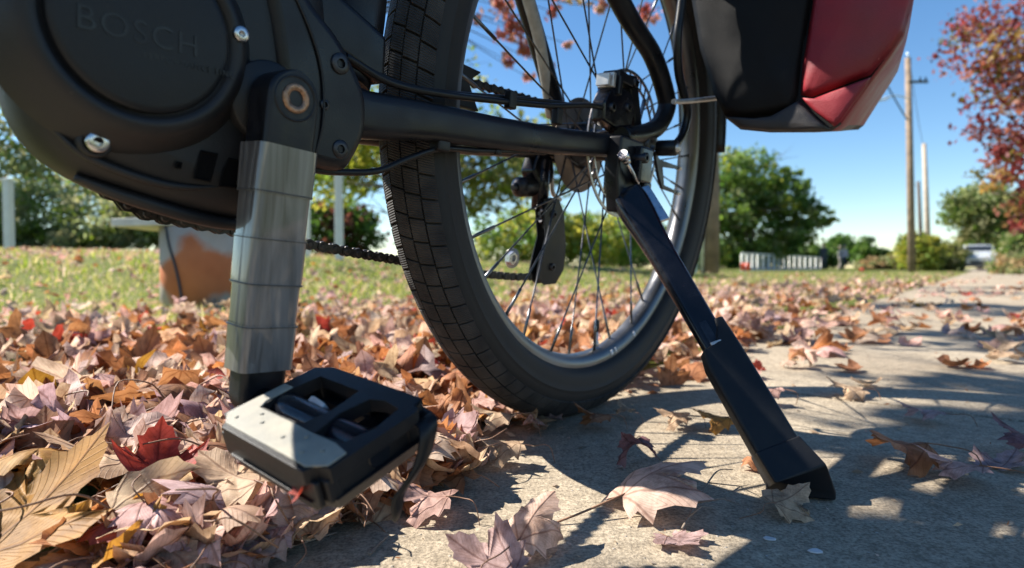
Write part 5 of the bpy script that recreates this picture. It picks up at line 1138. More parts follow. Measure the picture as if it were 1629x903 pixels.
# parked car
def car():
    Y = 35.0; X = (1552 - CX) / F_PX * Y; z0 = gz_at(X, Y)
    r = empty('parked_car', (X, Y, z0 + 0.02), (0, 0, R(-30))); tag(r, 'silver car parked among the shrubs at the far end of the path', 'car')
    paint = simple('car_silver', (0.62, 0.64, 0.66), 0.25, 0.3, 0.05, 3, coat=0.6); glass = simple('car_glass', (0.02, 0.025, 0.03), 0.08); blk = simple('car_trim', (0.02, 0.02, 0.02), 0.6)
    def sec(y, w, z0_, z1_, rr): return [(a, y, c) for a, c in rrect(0, (z0_ + z1_) / 2, w, z1_ - z0_, rr, 3)]
    b = MB(); b.loft([sec(-2.2, 1.45, 0.40, 0.78, 0.15), sec(-2.05, 1.70, 0.28, 0.90, 0.2), sec(-1.1, 1.82, 0.24, 1.0, 0.2), sec(0.5, 1.84, 0.24, 1.02, 0.2), sec(1.8, 1.80, 0.26, 1.04, 0.2), sec(2.15, 1.62, 0.36, 1.0, 0.18)]); b.build('body', paint, r)
    b = MB(); b.loft([sec(-1.15, 1.55, 0.95, 1.02, 0.03), sec(-0.45, 1.40, 0.95, 1.50, 0.14), sec(0.3, 1.38, 0.95, 1.56, 0.14), sec(1.4, 1.34, 0.95, 1.50, 0.14), sec(2.0, 1.45, 0.95, 1.05, 0.04)]); b.build('cabin', paint, r)
    b = MB(); b.add([(-0.66, -1.10, 1.01), (0.66, -1.10, 1.01), (0.58, -0.52, 1.44), (-0.58, -0.52, 1.44)], [(0, 1, 2, 3)]); w = b.build('windscreen', glass, r); w.modifiers.new('s', 'SOLIDIFY').thickness = 0.03
    for s in (-1, 1):
        b = MB(); b.add([(s * 0.78, -0.75, 1.04), (s * 0.78, 1.5, 1.04), (s * 0.70, 1.2, 1.44), (s * 0.70, -0.4, 1.44)], [(0, 1, 2, 3)]); w = b.build('side_window', glass, r); w.modifiers.new('s', 'SOLIDIFY').thickness = 0.04
        b = MB(); b.tube([(s * 0.62, -2.18, 0.70), (s * 0.62, -2.10, 0.72)], [0.12, 0.14], 12, ry=0.6); b.build('headlight', simple('lamp_glass', (0.7, 0.7, 0.7), 0.1), r)
        for y in (-1.35, 1.35):
            b = MB(); b.lathe_x([(s * 0.72, 0.0), (s * 0.72, 0.31), (s * 0.93, 0.31), (s * 0.93, 0.2), (s * 0.91, 0.0)], (y, 0.31), 24); w = b.build('wheel', blk, r)
        b = MB(); b.box((s * 0.98, -0.62, 1.02), (0.16, 0.08, 0.12)); b.build('mirror', paint, r, 0.02)
    b = MB(); b.box((0, -2.18, 0.48), (1.1, 0.06, 0.16)); b.build('grille', blk, r, 0.01)
car()

# marking flags
def flag(label, px, py, Y, s):
    q = at_depth(px, py, Y); z0 = gz_at(q.x, Y); r = empty('marking_flag', (q.x, Y, z0)); tag(r, label, 'flag', 'orange marking flags')
    h = q.z - z0; b = MB(); b.tube([(0, 0, -0.05), (0, 0, h + s * 0.5)], 0.004, 6); b.build('wire_stem', M['galv'], r)
    vs_ = []; fs_ = []
    for i in range(7):
        for j in range(2): vs_.append((s * 1.3 * i / 6 - s * 0.65, 0.02 * math.sin(i * 1.1), h - s * 0.5 + s * j))
    for i in range(6): fs_.append((2 * i, 2 * i + 2, 2 * i + 3, 2 * i + 1))
    b = MB(); b.add(vs_, fs_, True); o = b.build('flag_cloth', M['flag'], r); o.modifiers.new('s', 'SOLIDIFY').thickness = 0.002
flag('orange marking flag left of the white railing', 1186, 424, 10.5, 0.13)
flag('tiny orange marking flag right of the walkers', 1371, 429, 19, 0.12)

# ================================================================== grass
def blades(n, xy, hmin, hmax, wd, pal, lean=0.5):
    pal = np.array(pal); x, y = xy; z = ground_z(x, y)
    a = RNG.random(n) * 6.283; h = hmin + (hmax - hmin) * RNG.random(n) ** 1.6; w = wd * (0.6 + 0.8 * RNG.random(n))
    la = RNG.random(n) * 6.283; ln = lean * h * RNG.random(n)
    p0 = np.stack([x, y, z - 0.005], 1); dr = np.stack([np.cos(a), np.sin(a), 0 * a], 1) * w[:, None]; lv = np.stack([np.cos(la), np.sin(la), 0 * a], 1) * ln[:, None]
    up = np.stack([0 * h, 0 * h, h], 1)
    V = np.stack([p0 - dr, p0 + dr, p0 + dr * 0.75 + lv * 0.3 + up * 0.55, p0 - dr * 0.75 + lv * 0.3 + up * 0.55, p0 + lv + up * (1 - 0.25 * (ln / h)[:, None] if False else 1)], 1).reshape(-1, 3)
    i = np.arange(n) * 5
    Fq = np.stack([np.stack([i, i + 1, i + 2, i + 3], 1), np.stack([i + 3, i + 2, i + 4, i + 4], 1)], 1).reshape(-1, 4)
    c = pal[RNG.integers(0, len(pal), n)] * (0.7 + 0.6 * RNG.random((n, 1)))
    return V, Fq, np.repeat(c, 2, axis=0)
def tri_split(Fq, C):
    """quads and doubled-corner quads to triangles"""
    a = Fq[:, [0, 1, 2]]; ok = Fq[:, 2] != Fq[:, 3]; b = Fq[ok][:, [0, 2, 3]]
    return np.concatenate([a, b]), np.concatenate([C, C[ok]])
def pick(n, y0, y1, amax_l=-0.95, amax_r=0.90, power=1.0, cond=None):
    ys = y0 * (y1 / y0) ** (RNG.random(n) ** power); xs_ = (amax_l + (amax_r - amax_l) * RNG.random(n)) * ys
    v, t = path_vt(xs_, ys); ok = (v < EDGE_L - 0.03) | (v > EDGE_R + 0.02)
    if cond is not None: ok &= cond(xs_, ys, v, t)
    return xs_[ok], ys[ok]
GRASS = [(0.24, 0.31, 0.05), (0.34, 0.37, 0.075), (0.18, 0.25, 0.04), (0.46, 0.42, 0.14), (0.56, 0.46, 0.24), (0.60, 0.46, 0.34)]
# density falls where the leaf drift covers the ground
def leafy(xs_, ys):
    v, t = path_vt(xs_, ys); return 0.5 + 0.5 * wob(xs_ * 0.8 + 4, ys * 0.8, 1.0)
xa, ya = pick(80000, 1.15, 5.0, cond=lambda x, y, v, t: (RNG.random(len(x)) < sstep(-0.80, -1.6, v) * (0.10 + 0.90 * sstep(-0.35, 0.35, wob(x * 2.6, y * 2.6, 1.9))) * (0.4 + 0.6 * sstep(0.25, 0.7, leafy(x, y)))))
V1, F1, C1 = blades(len(xa), (xa, ya), 0.018, 0.075, 0.0022, GRASS, 1.1)
xb, yb = pick(62000, 4.2, 26.0, power=0.85, cond=lambda x, y, v, t: RNG.random(len(x)) < 0.25 + 0.75 * sstep(-0.4, 0.4, wob(x * 1.3, y * 1.3, 1.7)))
V2, F2, C2 = blades(len(xb), (xb, yb), 0.02, 0.085, 0.0055, GRASS, 1.0)
xc, yc = pick(900, 0.55, 1.4, -0.95, 0.2, cond=lambda x, y, v, t: (v < -0.60) & (wob(x * 3.1, y * 2.3, 1.7) > 0.25))
V3, F3, C3 = blades(len(xc), (xc, yc), 0.03, 0.075, 0.0016, GRASS[:3] + [(0.10, 0.15, 0.02)], 0.9)
tx, ty = on_ground(62, 655).x, on_ground(62, 655).y
xt = tx + RNG.normal(size=150) * 0.022; yt = ty + RNG.normal(size=150) * 0.02
V4, F4, C4 = blades(150, (xt, yt), 0.02, 0.062, 0.0017, [(0.06, 0.09, 0.015), (0.10, 0.15, 0.02), (0.16, 0.22, 0.03)], 0.9)
Vs = [V1, V2, V3, V4]; Fs = []; o_ = 0
for v_, f_ in zip(Vs, (F1, F2, F3, F4)): Fs.append(f_ + o_); o_ += len(v_)
Fa, Ca = tri_split(np.concatenate(Fs), np.concatenate([C1, C2, C3, C4]))
gs = raw_mesh('grass', np.concatenate(Vs), Fa, Ca, M['grass']); tag(gs, 'short yellow green grass with fallen leaves among it', 'grass', kind='stuff')

# ================================================================== fallen maple leaves
HALF = [(0, 0), (.13, -.09), (.27, -.13), (.26, -.02), (.42, .02), (.36, .12), (.47, .24), (.60, .36), (.55, .42), (.58, .56), (.43, .50), (.36, .56), (.24, .47), (.20, .58), (.25, .70), (.17, .74), (.13, .86), (.07, .88), (0, 1.0)]
HALF_LO = [(0, 0), (.27, -.12), (.26, .02), (.45, .20), (.58, .40), (.52, .54), (.25, .48), (.22, .70), (0, 1.0)]
def leaf_geo(half, rings, kx, ky, amp, seed, fold=0.0):
    """unit leaf (stem at the origin, tip at y = 1), bent about its length and across it"""
    rd = np.random.default_rng(seed)
    out = np.array(half + [(-x, y) for x, y in half[-2:0:-1]], float); n = len(out)
    c = np.array([0, 0.34]); P = [c[None]]
    for r_ in rings: P.append(c + (out - c) * r_)
    uv = np.concatenate(P); x, y = uv[:, 0].copy(), uv[:, 1].copy() - 0.4
    z = np.zeros_like(x)
    ph = rd.random(6) * 6.28
    rr = np.hypot(x, y)
    kxv = kx * (1 + 0.35 * np.sin(y * 4 + ph[0]))
    k1 = np.where(np.abs(kxv) < 1e-3, 1e-3, kxv); X = np.sin(x * k1) / k1; z += (1 - np.cos(x * k1)) / k1
    k2 = ky if abs(ky) > 1e-3 else 1e-3
    Y = np.sin(y * k2) / k2; z += (1 - np.cos(y * k2)) / k2
    z += fold * np.abs(x)
    z += amp * rr * (np.sin(7 * np.arctan2(y, x) + ph[1]) * 0.5 + np.sin(9 * x + ph[2]) * 0.3 + np.sin(11 * y + ph[3]) * 0.3)
    V = np.stack([X, Y, z], 1)
    F_ = []
    for j in range(n): F_.append((0, 1 + j, 1 + (j + 1) % n))
    for k in range(len(rings) - 1):
        a = 1 + k * n; b_ = a + n
        for j in range(n):
            F_.append((a + j, b_ + j, b_ + (j + 1) % n)); F_.append((a + j, b_ + (j + 1) % n, a + (j + 1) % n))
    V[:, 2] -= V[:, 2].min()
    return V, np.array(F_), uv
M['leaf'] = foliage_mat('fallen_leaf', False, 0.36, 0.6, True, 0.25)
M['litter'] = foliage_mat('leaf_litter', True, 0.36, 0.65, True, 0.25)
M['stem'] = simple('leaf_stem', (0.20, 0.10, 0.055), 0.6)
M['twig'] = simple('twig_bark', (0.22, 0.17, 0.13), 0.85, 0, 0.35, 60, 0.4, 300)
LC = dict(pale=(0.66, 0.48, 0.39), pink=(0.56, 0.36, 0.31), tan=(0.58, 0.42, 0.28), orange=(0.42, 0.19, 0.09), brown=(0.34, 0.165, 0.085), red=(0.40, 0.08, 0.06), ochre=(0.42, 0.22, 0.06), plum=(0.24, 0.13, 0.14), mauve=(0.48, 0.34, 0.33))
leaf_meshes = {}
def hero_leaf(V, Fq, uv, name='fallen_leaf'):
    me = bpy.data.meshes.new(name); me.from_pydata(V.tolist(), [], Fq.tolist())
    ul = me.uv_layers.new(name='UVMap'); li = np.empty(len(me.loops), dtype=np.int32); me.loops.foreach_get('vertex_index', li); ul.data.foreach_set('uv', uv[li].astype(np.float32).ravel())
    me.polygons.foreach_set('use_smooth', [True] * len(me.polygons)); me.materials.append(M['leaf']); return me
def stem_mesh(seed, V0, length=0.75):
    rd = random.Random(seed); p = Vector(V0)
    pts = spline([p + Vector((0, 0.04, 0)), p + Vector((rd.uniform(-.05, .05), -length * 0.35, rd.uniform(-0.02, .10))), p + Vector((rd.uniform(-.2, .2), -length * 0.7, rd.uniform(-.02, .10))), p + Vector((rd.uniform(-.35, .35), -length, -p.z + 0.02))], 4)
    b = MB(); b.tube(pts, [0.011 - 0.003 * i / len(pts) for i in range(len(pts))], 5)
    me = bpy.data.meshes.new('stem'); me.from_pydata(b.v, [], b.f); me.polygons.foreach_set('use_smooth', b.sm); me.materials.append(M['stem']); return me
VAR = []
rv = random.Random(5)
for k in range(18):
    kx = rv.choice([-1, 1]) * rv.uniform(0.8, 3.8); ky = rv.choice([-1, 1, 1]) * rv.uniform(0.3, 2.4)
    V, Fq, uv = leaf_geo(HALF, (0.3, 0.6, 0.83, 1.0), kx, ky, rv.uniform(0.08, 0.24), 100 + k, rv.uniform(-0.3, 0.4))
    base = V[1 + 3 * 36]
    VAR.append((hero_leaf(V, Fq, uv), stem_mesh(k, base, rv.uniform(0.5, 0.95)), V, Fq, uv))
def put_leaf(x, y, z, size, col, yaw, tilt, roll, var=None, label=None, group=None, stem=True, geo=None):
    me, sm = (VAR[var][0], VAR[var][1]) if geo is None else geo
    o = bpy.data.objects.new('fallen_leaf', me); COL.objects.link(o)
    o.location = (x, y, z); o.rotation_euler = (tilt, roll, yaw); o.scale = (size, size, size); o.color = rgba(col)
    if stem:
        s = bpy.data.objects.new('stem', sm); COL.objects.link(s); s.parent = o
    tag(o, label, 'leaf', group); return o
def jit(c, k=0.28):
    b = 1 + random.uniform(-k, k); return tuple(max(0.01, a * b * (1 + random.uniform(-0.05, 0.05))) for a in c)

# ---- leaves one can single out: px, py (its middle on the ground), length m, colour, yaw of the tip, tilt, roll, bend across, bend along, waviness, lift, label
HERO = [
 (1055, 806, 0.088, 'pale', -70, 14, -6, -1.6, -0.9, 0.06, 0.012, 'large pale pink maple leaf with a long stem lying left of the kickstand foot'),
 (1020, 758, 0.048, 'plum', 160, 20, 25, -2.4, 1.2, 0.12, 0.012, 'dark plum leaf crumpled behind the large pale pink leaf'),
 (1082, 868, 0.036, 'mauve', 200, 12, 0, 1.0, 0.5, 0.08, 0.002, 'small mauve leaf in front of the large pale pink leaf'),
 (852, 868, 0.052, 'pale', -30, 22, 10, -2.2, -0.8, 0.10, 0.008, 'curled pale leaf on the concrete at the bottom centre'),
 (770, 910, 0.052, 'mauve', 60, 16, -18, 2.2, 0.8, 0.10, 0.010, 'greyish pink leaf cut by the bottom edge of the picture'),
 (1250, 815, 0.042, 'tan', -60, 10, 18, -2.0, 0.8, 0.10, 0.003, 'small tan leaf pressed against the kickstand foot'),
 (672, 822, 0.045, 'pink', 80, 12, -10, -1.8, 0.9, 0.14, 0.004, 'small pink leaf below the strip hanging from the pedal'),
 (252, 848, 0.062, 'red', 35, 36, 10, 2.4, 1.3, 0.10, 0.040, 'bright red folded leaf in the drift at the lower left'),
 (60, 905, 0.105, 'ochre', -25, 36, 8, 0.7, 0.6, 0.06, 0.022, 'big ochre leaf with dark veins in the lower left corner'),
 (70, 812, 0.090, 'brown', 25, 34, -10, 1.0, 0.9, 0.10, 0.022, 'big brown leaf above the ochre leaf in the lower left'),
 (370, 862, 0.066, 'tan', 60, 12, -8, -2.2, 0.9, 0.16, 0.012, 'large tan leaf at the edge of the drift below the pedal'),
 (1196, 588, 0.042, 'red', 100, 40, 20, 2.8, 1.2, 0.12, 0.004, 'small rolled red leaf on the concrete right of the kickstand leg'),
 (1205, 645, 0.055, 'pink', 90, 14, 10, -2.4, 0.8, 0.14, 0.004, 'pink curled leaf just right of the kickstand sleeve'),
 (1338, 632, 0.058, 'tan', 80, 16, -8, -2.0, 0.6, 0.12, 0.004, 'tan humped leaf between shadow stripes right of the kickstand'),
 (1462, 672, 0.050, 'mauve', 80, 10, 8, -1.6, 0.5, 0.10, 0.003, 'greyish mauve leaf in the shade right of the kickstand'),
 (1420, 742, 0.066, 'brown', 95, 14, -12, -2.6, 0.7, 0.14, 0.004, 'brown curled leaf between sun patches right of the kickstand foot'),
 (1505, 765, 0.056, 'pink', 60, 12, 10, -1.6, 0.6, 0.07, 0.004, 'shaded pink leaf with a long pale stem at the lower right'),
 (1600, 742, 0.052, 'mauve', -60, 12, -10, 1.4, 0.6, 0.10, 0.003, 'mauve leaf lying flat at the right edge'),
 (1606, 722, 0.052, 'plum', 40, 24, 15, -2.2, 0.6, 0.10, 0.010, 'dark rose leaf resting on the mauve leaf at the right edge'),
 (1066, 612, 0.060, 'brown', 20, 78, 10, 0.7, 0.5, 0.08, 0.006, 'brown leaf standing upright right of the tyre'),
 (938, 684, 0.048, 'brown', 100, 18, 15, -2.6, 0.8, 0.10, 0.003, 'brown leaf lying in the shadow of the tyre'),
 (795, 690, 0.066, 'pink', -100, 18, -12, -1.6, 0.6, 0.10, 0.008, 'dusty pink leaf on the concrete in front of the tyre'),
 (735, 690, 0.056, 'pink', 40, 24, 12, 2.0, 0.8, 0.14, 0.008, 'crumpled pink leaf between the pedal and the tyre'),
 (695, 668, 0.052, 'orange', -40, 26, 10, 1.8, 1.0, 0.14, 0.006, 'orange leaf touching the right corner of the pedal in view'),
 (782, 712, 0.048, 'tan', 85, 8, 5, -2.0, 0.4, 0.10, 0.003, 'narrow tan leaf on the concrete below the dusty pink one'),
 (792, 742, 0.046, 'tan', 95, 8, -6, -2.2, 0.5, 0.12, 0.003, 'narrow tan leaf, lowest of the two below the dusty pink one'),
 (992, 664, 0.026, 'tan', 30, 14, 0, -2.0, 0.8, 0.10, 0.003, 'tiny tan leaf at the edge of the tyre shadow'),
 (1128, 684, 0.046, 'ochre', 85, 12, -10, -2.4, 0.5, 0.12, 0.003, 'ochre leaf on the concrete left of the kickstand sleeve'),
 (1066, 680, 0.042, 'tan', 80, 10, -10, -2.0, 0.5, 0.12, 0.003, 'pale curled leaf left of the ochre leaf by the kickstand'),
 (228, 610, 0.105, 'orange', -10, 70, 12, 0.8, 0.4, 0.07, 0.020, 'orange leaf standing upright in the drift left of the crank'),
 (112, 640, 0.100, 'orange', -50, 40, 10, 1.2, 0.8, 0.08, 0.020, 'arched orange leaf in the drift at the left'),
 (330, 610, 0.090, 'orange', 30, 40, -14, 1.0, 0.7, 0.08, 0.016, 'orange brown leaf in the drift just left of the crank arm'),
 (150, 830, 0.080, 'tan', 130, 20, 8, -0.9, 0.6, 0.12, 0.012, 'pale tan leaf between the ochre and the bright red leaf'),
 (1580, 575, 0.075, 'tan', 60, 24, 12, -1.8, 0.6, 0.12, 0.006, 'sunlit tan leaf at the right edge of the path'),
 (1180, 510, 0.070, 'red', 60, 30, 12, 1.2, 0.6, 0.10, 0.020, 'red leaf in the drift right of the tyre'),
]
for k, (px, py, ln, cn, yaw, ti, ro, kx, ky, am, lift, lab) in enumerate(HERO):
    g = on_ground(px, py); V, Fq, uv = leaf_geo(HALF, (0.25, 0.5, 0.75, 0.9, 1.0), kx, ky, am, 300 + k)
    sl = {0: 1.9, 16: 1.5, 3: 1.0}.get(k, random.uniform(0.45, 0.9))
    me = hero_leaf(V, Fq, uv); sm = stem_mesh(300 + k, V[1 + 4 * 36], sl)
    hv = path_vt(g.x, g.y)[0]
    put_leaf(g.x, g.y, 0.001 + lift * 0.6 + 0.026 * float(sstep(EDGE_L + 0.16, EDGE_L + 0.04, hv)), ln, LC[cn], R(yaw), R(ti), R(ro), None, lab, None, True, (me, sm))

# ---- the drift and the scattered leaves
PALS = ['pale'] * 4 + ['pink'] * 3 + ['tan'] * 6 + ['orange'] * 4 + ['brown'] * 4 + ['red', 'mauve', 'ochre']
hero_xy = [(on_ground(h[0], h[1]).x, on_ground(h[0], h[1]).y, h[2]) for h in HERO]
cand = []
def drift_z(x, y):
    v, t = path_vt(x, y); return 0.002 + 0.034 * float(sstep(EDGE_L + 0.10, EDGE_L - 0.22, v)) * (0.55 + 0.45 * float(wob(x * 2.2, y * 2.2, 1.5)))
def scatter(n, y0, y1, al, ar, fn, size, power=1.0, layers=1.0):
    ys = y0 * (y1 / y0) ** (RNG.random(n) ** power); xs_ = (al + (ar - al) * RNG.random(n)) * ys
    v, t = path_vt(xs_, ys); pr = fn(xs_, ys, v, t); ok = RNG.random(n) < pr
    for x, y, vv in zip(xs_[ok], ys[ok], v[ok]):
        if any((x - a) ** 2 + (y - b_) ** 2 < (0.75 * s_ + 0.03 if vv > EDGE_L + 0.14 else 0.42 * s_) ** 2 for a, b_, s_ in hero_xy): continue
        cand.append((float(x), float(y), float(vv), size * random.uniform(0.6, 1.25)))
edge_n = lambda x, y: EDGE_L + 0.05 + 0.06 * wob(x * 3, y * 3, 2.0) + 0.085 * (1 - sstep(0.5, 0.75, y)) + 0.03 * (1 - sstep(-0.30, -0.14, x)) * (1 - sstep(0.40, 0.62, y))
scatter(3300, 0.36, 1.9, -0.95, 0.42, lambda x, y, v, t: (v < edge_n(x, y)) * (0.12 + 0.83 * sstep(-2.0, -1.05, v)), 0.062, 1.0)
scatter(7200, 1.7, 7.0, -0.95, 0.90, lambda x, y, v, t: (v < EDGE_L + 0.03) * (0.10 + 0.90 * sstep(-2.9, -1.15, v) * (0.22 + 0.78 * sstep(0.2, 0.6, 1 - leafy(x, y)))), 0.062, 0.95)
scatter(2400, 5.0, 20, -0.95, 0.85, lambda x, y, v, t: (v < EDGE_L) * 0.55, 0.07)
scatter(1500, 0.9, 14.0, 0.05, 0.95, lambda x, y, v, t: (v > EDGE_L) * (v < EDGE_R) * sstep(0.85, 1.7, y) * (0.22 + 0.7 * sstep(-0.1, 0.6, wob(x * 1.7 + 2, y * 1.7, 1.3))), 0.064)
scatter(900, 1.0, 10.0, 0.0, 0.9, lambda x, y, v, t: (v > EDGE_L - 0.02) * (v < EDGE_L + 0.02 + 0.38 * RNG.random(len(x)) ** 2) * 0.9, 0.060)
scatter(46, 0.50, 0.95, -0.1, 0.9, lambda x, y, v, t: (v > EDGE_L + 0.03) * 0.30, 0.030)
FLAT0 = len(cand)
scatter(2300, 0.37, 1.3, -0.95, 0.2, lambda x, y, v, t: (v < edge_n(x, y) + 0.02) * (v > -1.0) * 0.9, 0.042, 0.9)
scatter(900, 0.34, 0.75, -0.95, -0.1, lambda x, y, v, t: (v < edge_n(x, y)) * 0.95, 0.05)
cand = [c + (i >= FLAT0,) for i, c in enumerate(cand)]
cand.sort(key=lambda c: -c[3] / math.hypot(c[0], c[1]))
NIND = 262
zones = {
 'drift': 'leaves of the deep drift left of the path', 'path': 'leaves scattered on the concrete path', 'lawn': 'leaves lying on the lawn'}
WORDS = dict(pale='pale pinkish', pink='dusty pink', tan='tan', orange='orange brown', brown='dark brown', red='red', ochre='ochre', plum='plum', mauve='greyish mauve')
SEEN = {}
LVs = []; LFs = []; LCs = []; LUs = []; off = 0
LO = []
for k in range(14):
    LO.append(leaf_geo(HALF_LO, (0.55, 1.0), rv.choice([-1, 1]) * rv.uniform(0.8, 3.6), rv.choice([-1, 1]) * rv.uniform(0.3, 2.2), rv.uniform(0.08, 0.24), 500 + k, rv.uniform(-0.3, 0.4)))
for i, (x, y, v, s, crushed) in enumerate(cand):
    cn = random.choice(PALS)
    if crushed: cn = random.choice(['tan', 'tan', 'pale', 'pale', 'brown', 'mauve'])
    if y < 0.72 and random.random() < 0.35: cn = random.choice(['pale', 'tan', 'pale', 'mauve'])
    elif y < 1.7 and not crushed and random.random() < 0.40: cn = random.choice(['orange', 'brown', 'brown', 'tan'])
    if y > 1.5 and random.random() < 0.45: cn = random.choice(['pale', 'pink', 'tan'])
    col = jit(LC[cn]); inz = v < edge_n(x, y) + 0.05
    z = (max(drift_z(x, y), gz_at(x, y) + 0.01) if inz else 0.001) + (random.uniform(0, 0.022) if inz else 0.0005)
    if v < EDGE_L - 0.3: z = max(gz_at(x, y), -0.02) + random.uniform(0.004, 0.05) if y > 1.6 else z
    sd_ = 20 if inz else 9
    ti, ro = R(random.gauss(0, sd_)), R(random.gauss(0, sd_)); yaw = random.uniform(0, 6.283)
    if crushed: ti *= 0.3; ro *= 0.3; z = drift_z(x, y) * 0.8 + random.uniform(0.0, 0.010)
    elif inz and y > 0.8 and random.random() < 0.10: ti = R(random.uniform(45, 85)); z += 0.02
    if i < NIND:
        zn = 'drift' if inz else 'path'
        px_ = CX + F_PX * x / y; pyv = 425 + F_PX * CAM_H / y
        if inz:
            where = ('in the drift at the left edge' if px_ < 130 and pyv < 700 else 'in the lower left corner' if px_ < 200 and pyv >= 700 else
                     'in the drift left of the crank arm' if px_ < 375 and pyv < 700 else 'in the drift in front of the pedal' if px_ < 520 and pyv >= 700 else 'seen between crank arm and tyre' if px_ < 700 and pyv < 620 else
                     'in the drift between pedal and tyre' if px_ < 800 else 'in the drift seen through the spokes' if px_ < 1060 else 'in the drift right of the tyre')
        else:
            where = 'on the concrete left of the kickstand' if px_ < 1150 else 'on the concrete right of the kickstand leg' if pyv > 560 else 'on the far stretch of the concrete path'
        pose = 'standing' if abs(ti) > R(42) else 'tilted' if max(abs(ti), abs(ro)) > R(22) else 'flat lying'
        key = (WORDS[cn], pose, where); SEEN[key] = SEEN.get(key, 0) + 1
        lab = {1: 'largest ', 2: 'second largest ', 3: 'third largest ', 4: 'fourth largest ', 5: 'fifth largest ', 6: 'sixth largest '}.get(SEEN[key], 'smaller ') + '%s %s leaf %s' % key
        put_leaf(x, y, z, s, col, yaw, ti, ro, random.randrange(len(VAR)), lab, zones[zn], random.random() < 0.7)
    else:
        V, Fq, uv = LO[random.randrange(len(LO))]
        Mx = np.array(Euler((ti, ro, yaw)).to_matrix())
        W_ = (V * s) @ Mx.T + np.array([x, y, z]); LVs.append(W_); LFs.append(Fq + off); LUs.append(uv); LCs.append(np.repeat(np.array([col]), len(Fq), axis=0)); off += len(V)
lit = raw_mesh('leaf_litter', np.concatenate(LVs), np.concatenate(LFs), np.concatenate(LCs), M['litter'], None, np.concatenate(LUs), True)
tag(lit, 'carpet of dry fallen maple leaves covering the verge', 'leaves', kind='stuff')
# crumbs: bits of leaf and bark between the leaves and on the concrete
nC = 2600; yc_ = 0.36 * (1.6 / 0.36) ** RNG.random(nC); xc_ = (-0.95 + 1.85 * RNG.random(nC)) * yc_; vc, tc_ = path_vt(xc_, yc_)
okc = RNG.random(nC) < np.where(vc < EDGE_L + 0.12, 1.0, 0.10); xc_, yc_, vc = xc_[okc], yc_[okc], vc[okc]; nC = len(xc_)
zc = np.where(vc < EDGE_L + 0.1, 0.006 + 0.03 * RNG.random(nC) * sstep(EDGE_L + 0.1, EDGE_L - 0.15, vc), 0.0012)
L_ = np.stack([xc_, yc_, zc], 1); a = RNG.normal(size=(nC, 3)) * np.array([1, 1, 0.35]); a /= np.linalg.norm(a, axis=1, keepdims=True); b2 = np.cross(a, RNG.normal(size=(nC, 3)) * np.array([0.4, 0.4, 1])); b2 /= np.linalg.norm(b2, axis=1, keepdims=True)
sz = (0.003 + 0.009 * RNG.random((nC, 1)) ** 2) * np.where(vc > EDGE_L + 0.12, 0.5, 1)[:, None]
Vc = np.stack([L_ - a * sz, L_ + b2 * sz * 0.5, L_ + a * sz, L_ - b2 * sz * 0.5], 1).reshape(-1, 3); Vc[:, 2] = np.maximum(Vc[:, 2], 0.0006)
cp = np.array([LC['tan'], LC['pale'], LC['brown'], (0.36, 0.28, 0.2), (0.5, 0.42, 0.34)])
cr = raw_mesh('leaf_crumbs', Vc, np.arange(nC * 4).reshape(-1, 4), cp[RNG.integers(0, 5, nC)] * (0.7 + 0.5 * RNG.random((nC, 1))), M['foliage']); tag(cr, 'fine leaf crumbs and bark bits on the verge and path', 'crumbs', kind='stuff')

# ---- twigs, bark and grit
def twig(label, pts, r, name='twig', forks=()):
    P = [Vector((on_ground(a, c).x, on_ground(a, c).y, h)) for a, c, h in pts]; b = MB(); S = spline(P, 6)
    b.tube(S, [r * (1 - 0.55 * i / len(S)) for i in range(len(S))], 7)
    for t, dx, dy, dz in forks:
        p = S[int(t * (len(S) - 1))]; b.tube([p, p + Vector((dx, dy, dz)) * 0.6 + Vector((0, 0, 0.004)), p + Vector((dx, dy, dz))], [r * 0.6, r * 0.45, r * 0.2], 5)
    o = b.build(name, M['twig']); tag(o, label, 'twig', 'twigs on the ground')
twig('grey twig lying across the drift left of the crank foot', [(60, 660, 0.035), (110, 690, 0.040), (180, 708, 0.030)], 0.0026)
twig('dark stick in the drift left of the pedal', [(85, 772, 0.022), (140, 768, 0.022), (195, 762, 0.018)], 0.0040)
twig('long grey twig ending under the pedal', [(150, 785, 0.018), (230, 778, 0.020), (290, 800, 0.012)], 0.0026)
twig('thick weathered stick with flaking bark in front of the pedal', [(318, 830, 0.008), (370, 806, 0.012), (430, 782, 0.012)], 0.0075)
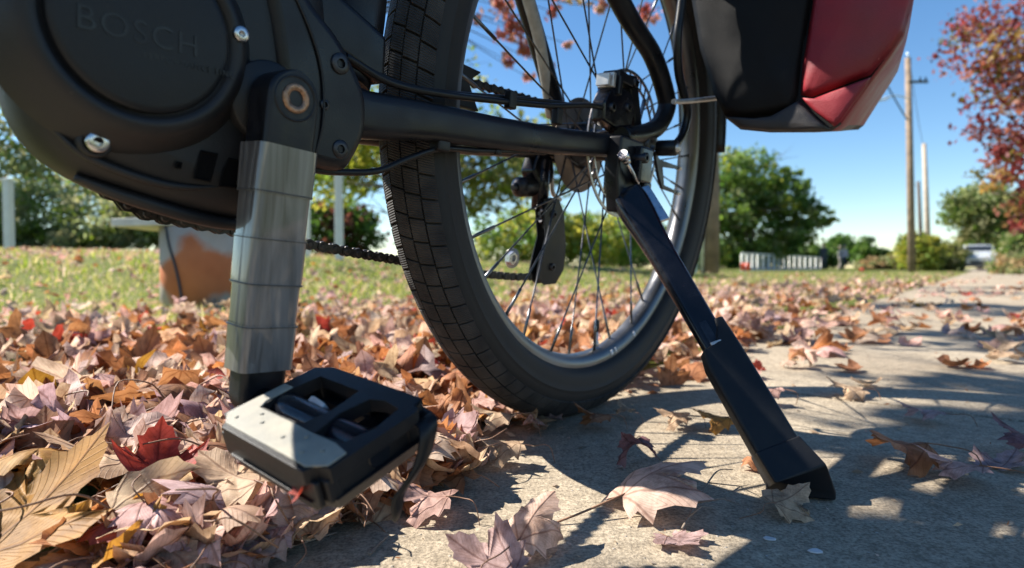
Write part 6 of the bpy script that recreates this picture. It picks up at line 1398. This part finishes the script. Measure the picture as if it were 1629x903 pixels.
twig('thin twig high in the drift near the crank arm', [(170, 655, 0.045), (210, 642, 0.05), (270, 646, 0.04)], 0.0020)
twig('forked dry twig beside the large pale pink leaf', [(1085, 850, 0.004), (1112, 812, 0.010), (1140, 775, 0.014), (1165, 768, 0.012)], 0.0010, forks=((0.3, 0.03, -0.01, 0.003), (0.5, 0.035, -0.02, -0.004), (0.15, 0.02, 0.01, 0.004)))
twig('small straight twig on the concrete at the bottom', [(588, 885, 0.0015), (602, 870, 0.002), (616, 856, 0.0015)], 0.0011)
twig('thin reddish twig on the concrete left of the pedal strip', [(664, 755, 0.0015), (740, 744, 0.002), (818, 734, 0.002)], 0.0009)
twig('thin twig at the bottom beside the drift', [(435, 880, 0.0015), (480, 868, 0.002), (535, 850, 0.0015)], 0.0011)
M['grit'] = simple('pale_stone', (0.55, 0.53, 0.52), 0.8, 0, 0.1, 90)
rg_ = random.Random(9)
for lab, px, py, s in (('white stone chip on the shaded concrete below the kickstand foot', 1298, 878, 0.0055), ('small white chip left of the white stone chip', 1224, 858, 0.005), ('tiny pale chip in the shade behind the kickstand foot', 1287, 738, 0.005)):
    g = on_ground(px, py); b = MB(); pts = [Vector((rg_.uniform(.6, 1.2) * math.cos(a), rg_.uniform(.5, .9) * math.sin(a), 0)) * s for a in [i * 6.283 / 7 for i in range(7)]]
    b.loft([[g + q + Vector((0, 0, 0.0003)) for q in pts], [g + q * 0.85 + Vector((0, 0, s * 0.25)) for q in pts]], True, False, False); o = b.build('stone_chip', M['grit'], None, 0.0005); tag(o, lab, 'stone', 'stone chips on the path')
# shed leaf scrap caught in the pedal
V, Fq, uv = leaf_geo(HALF_LO, (0.5, 1.0), 2.2, 0.8, 0.1, 77); me = hero_leaf(V, Fq, uv, 'leaf_scrap')
q = bike_w(pp(PW * 0.80, -0.031, -0.0015)); sc_ = bpy.data.objects.new('leaf_scrap', me); COL.objects.link(sc_); sc_.location = q; sc_.scale = (0.016,) * 3; sc_.rotation_euler = (R(70), R(15), R(-60)); sc_.color = rgba(LC['red']); tag(sc_, 'scrap of red leaf caught under the pedal edge', 'leaf')
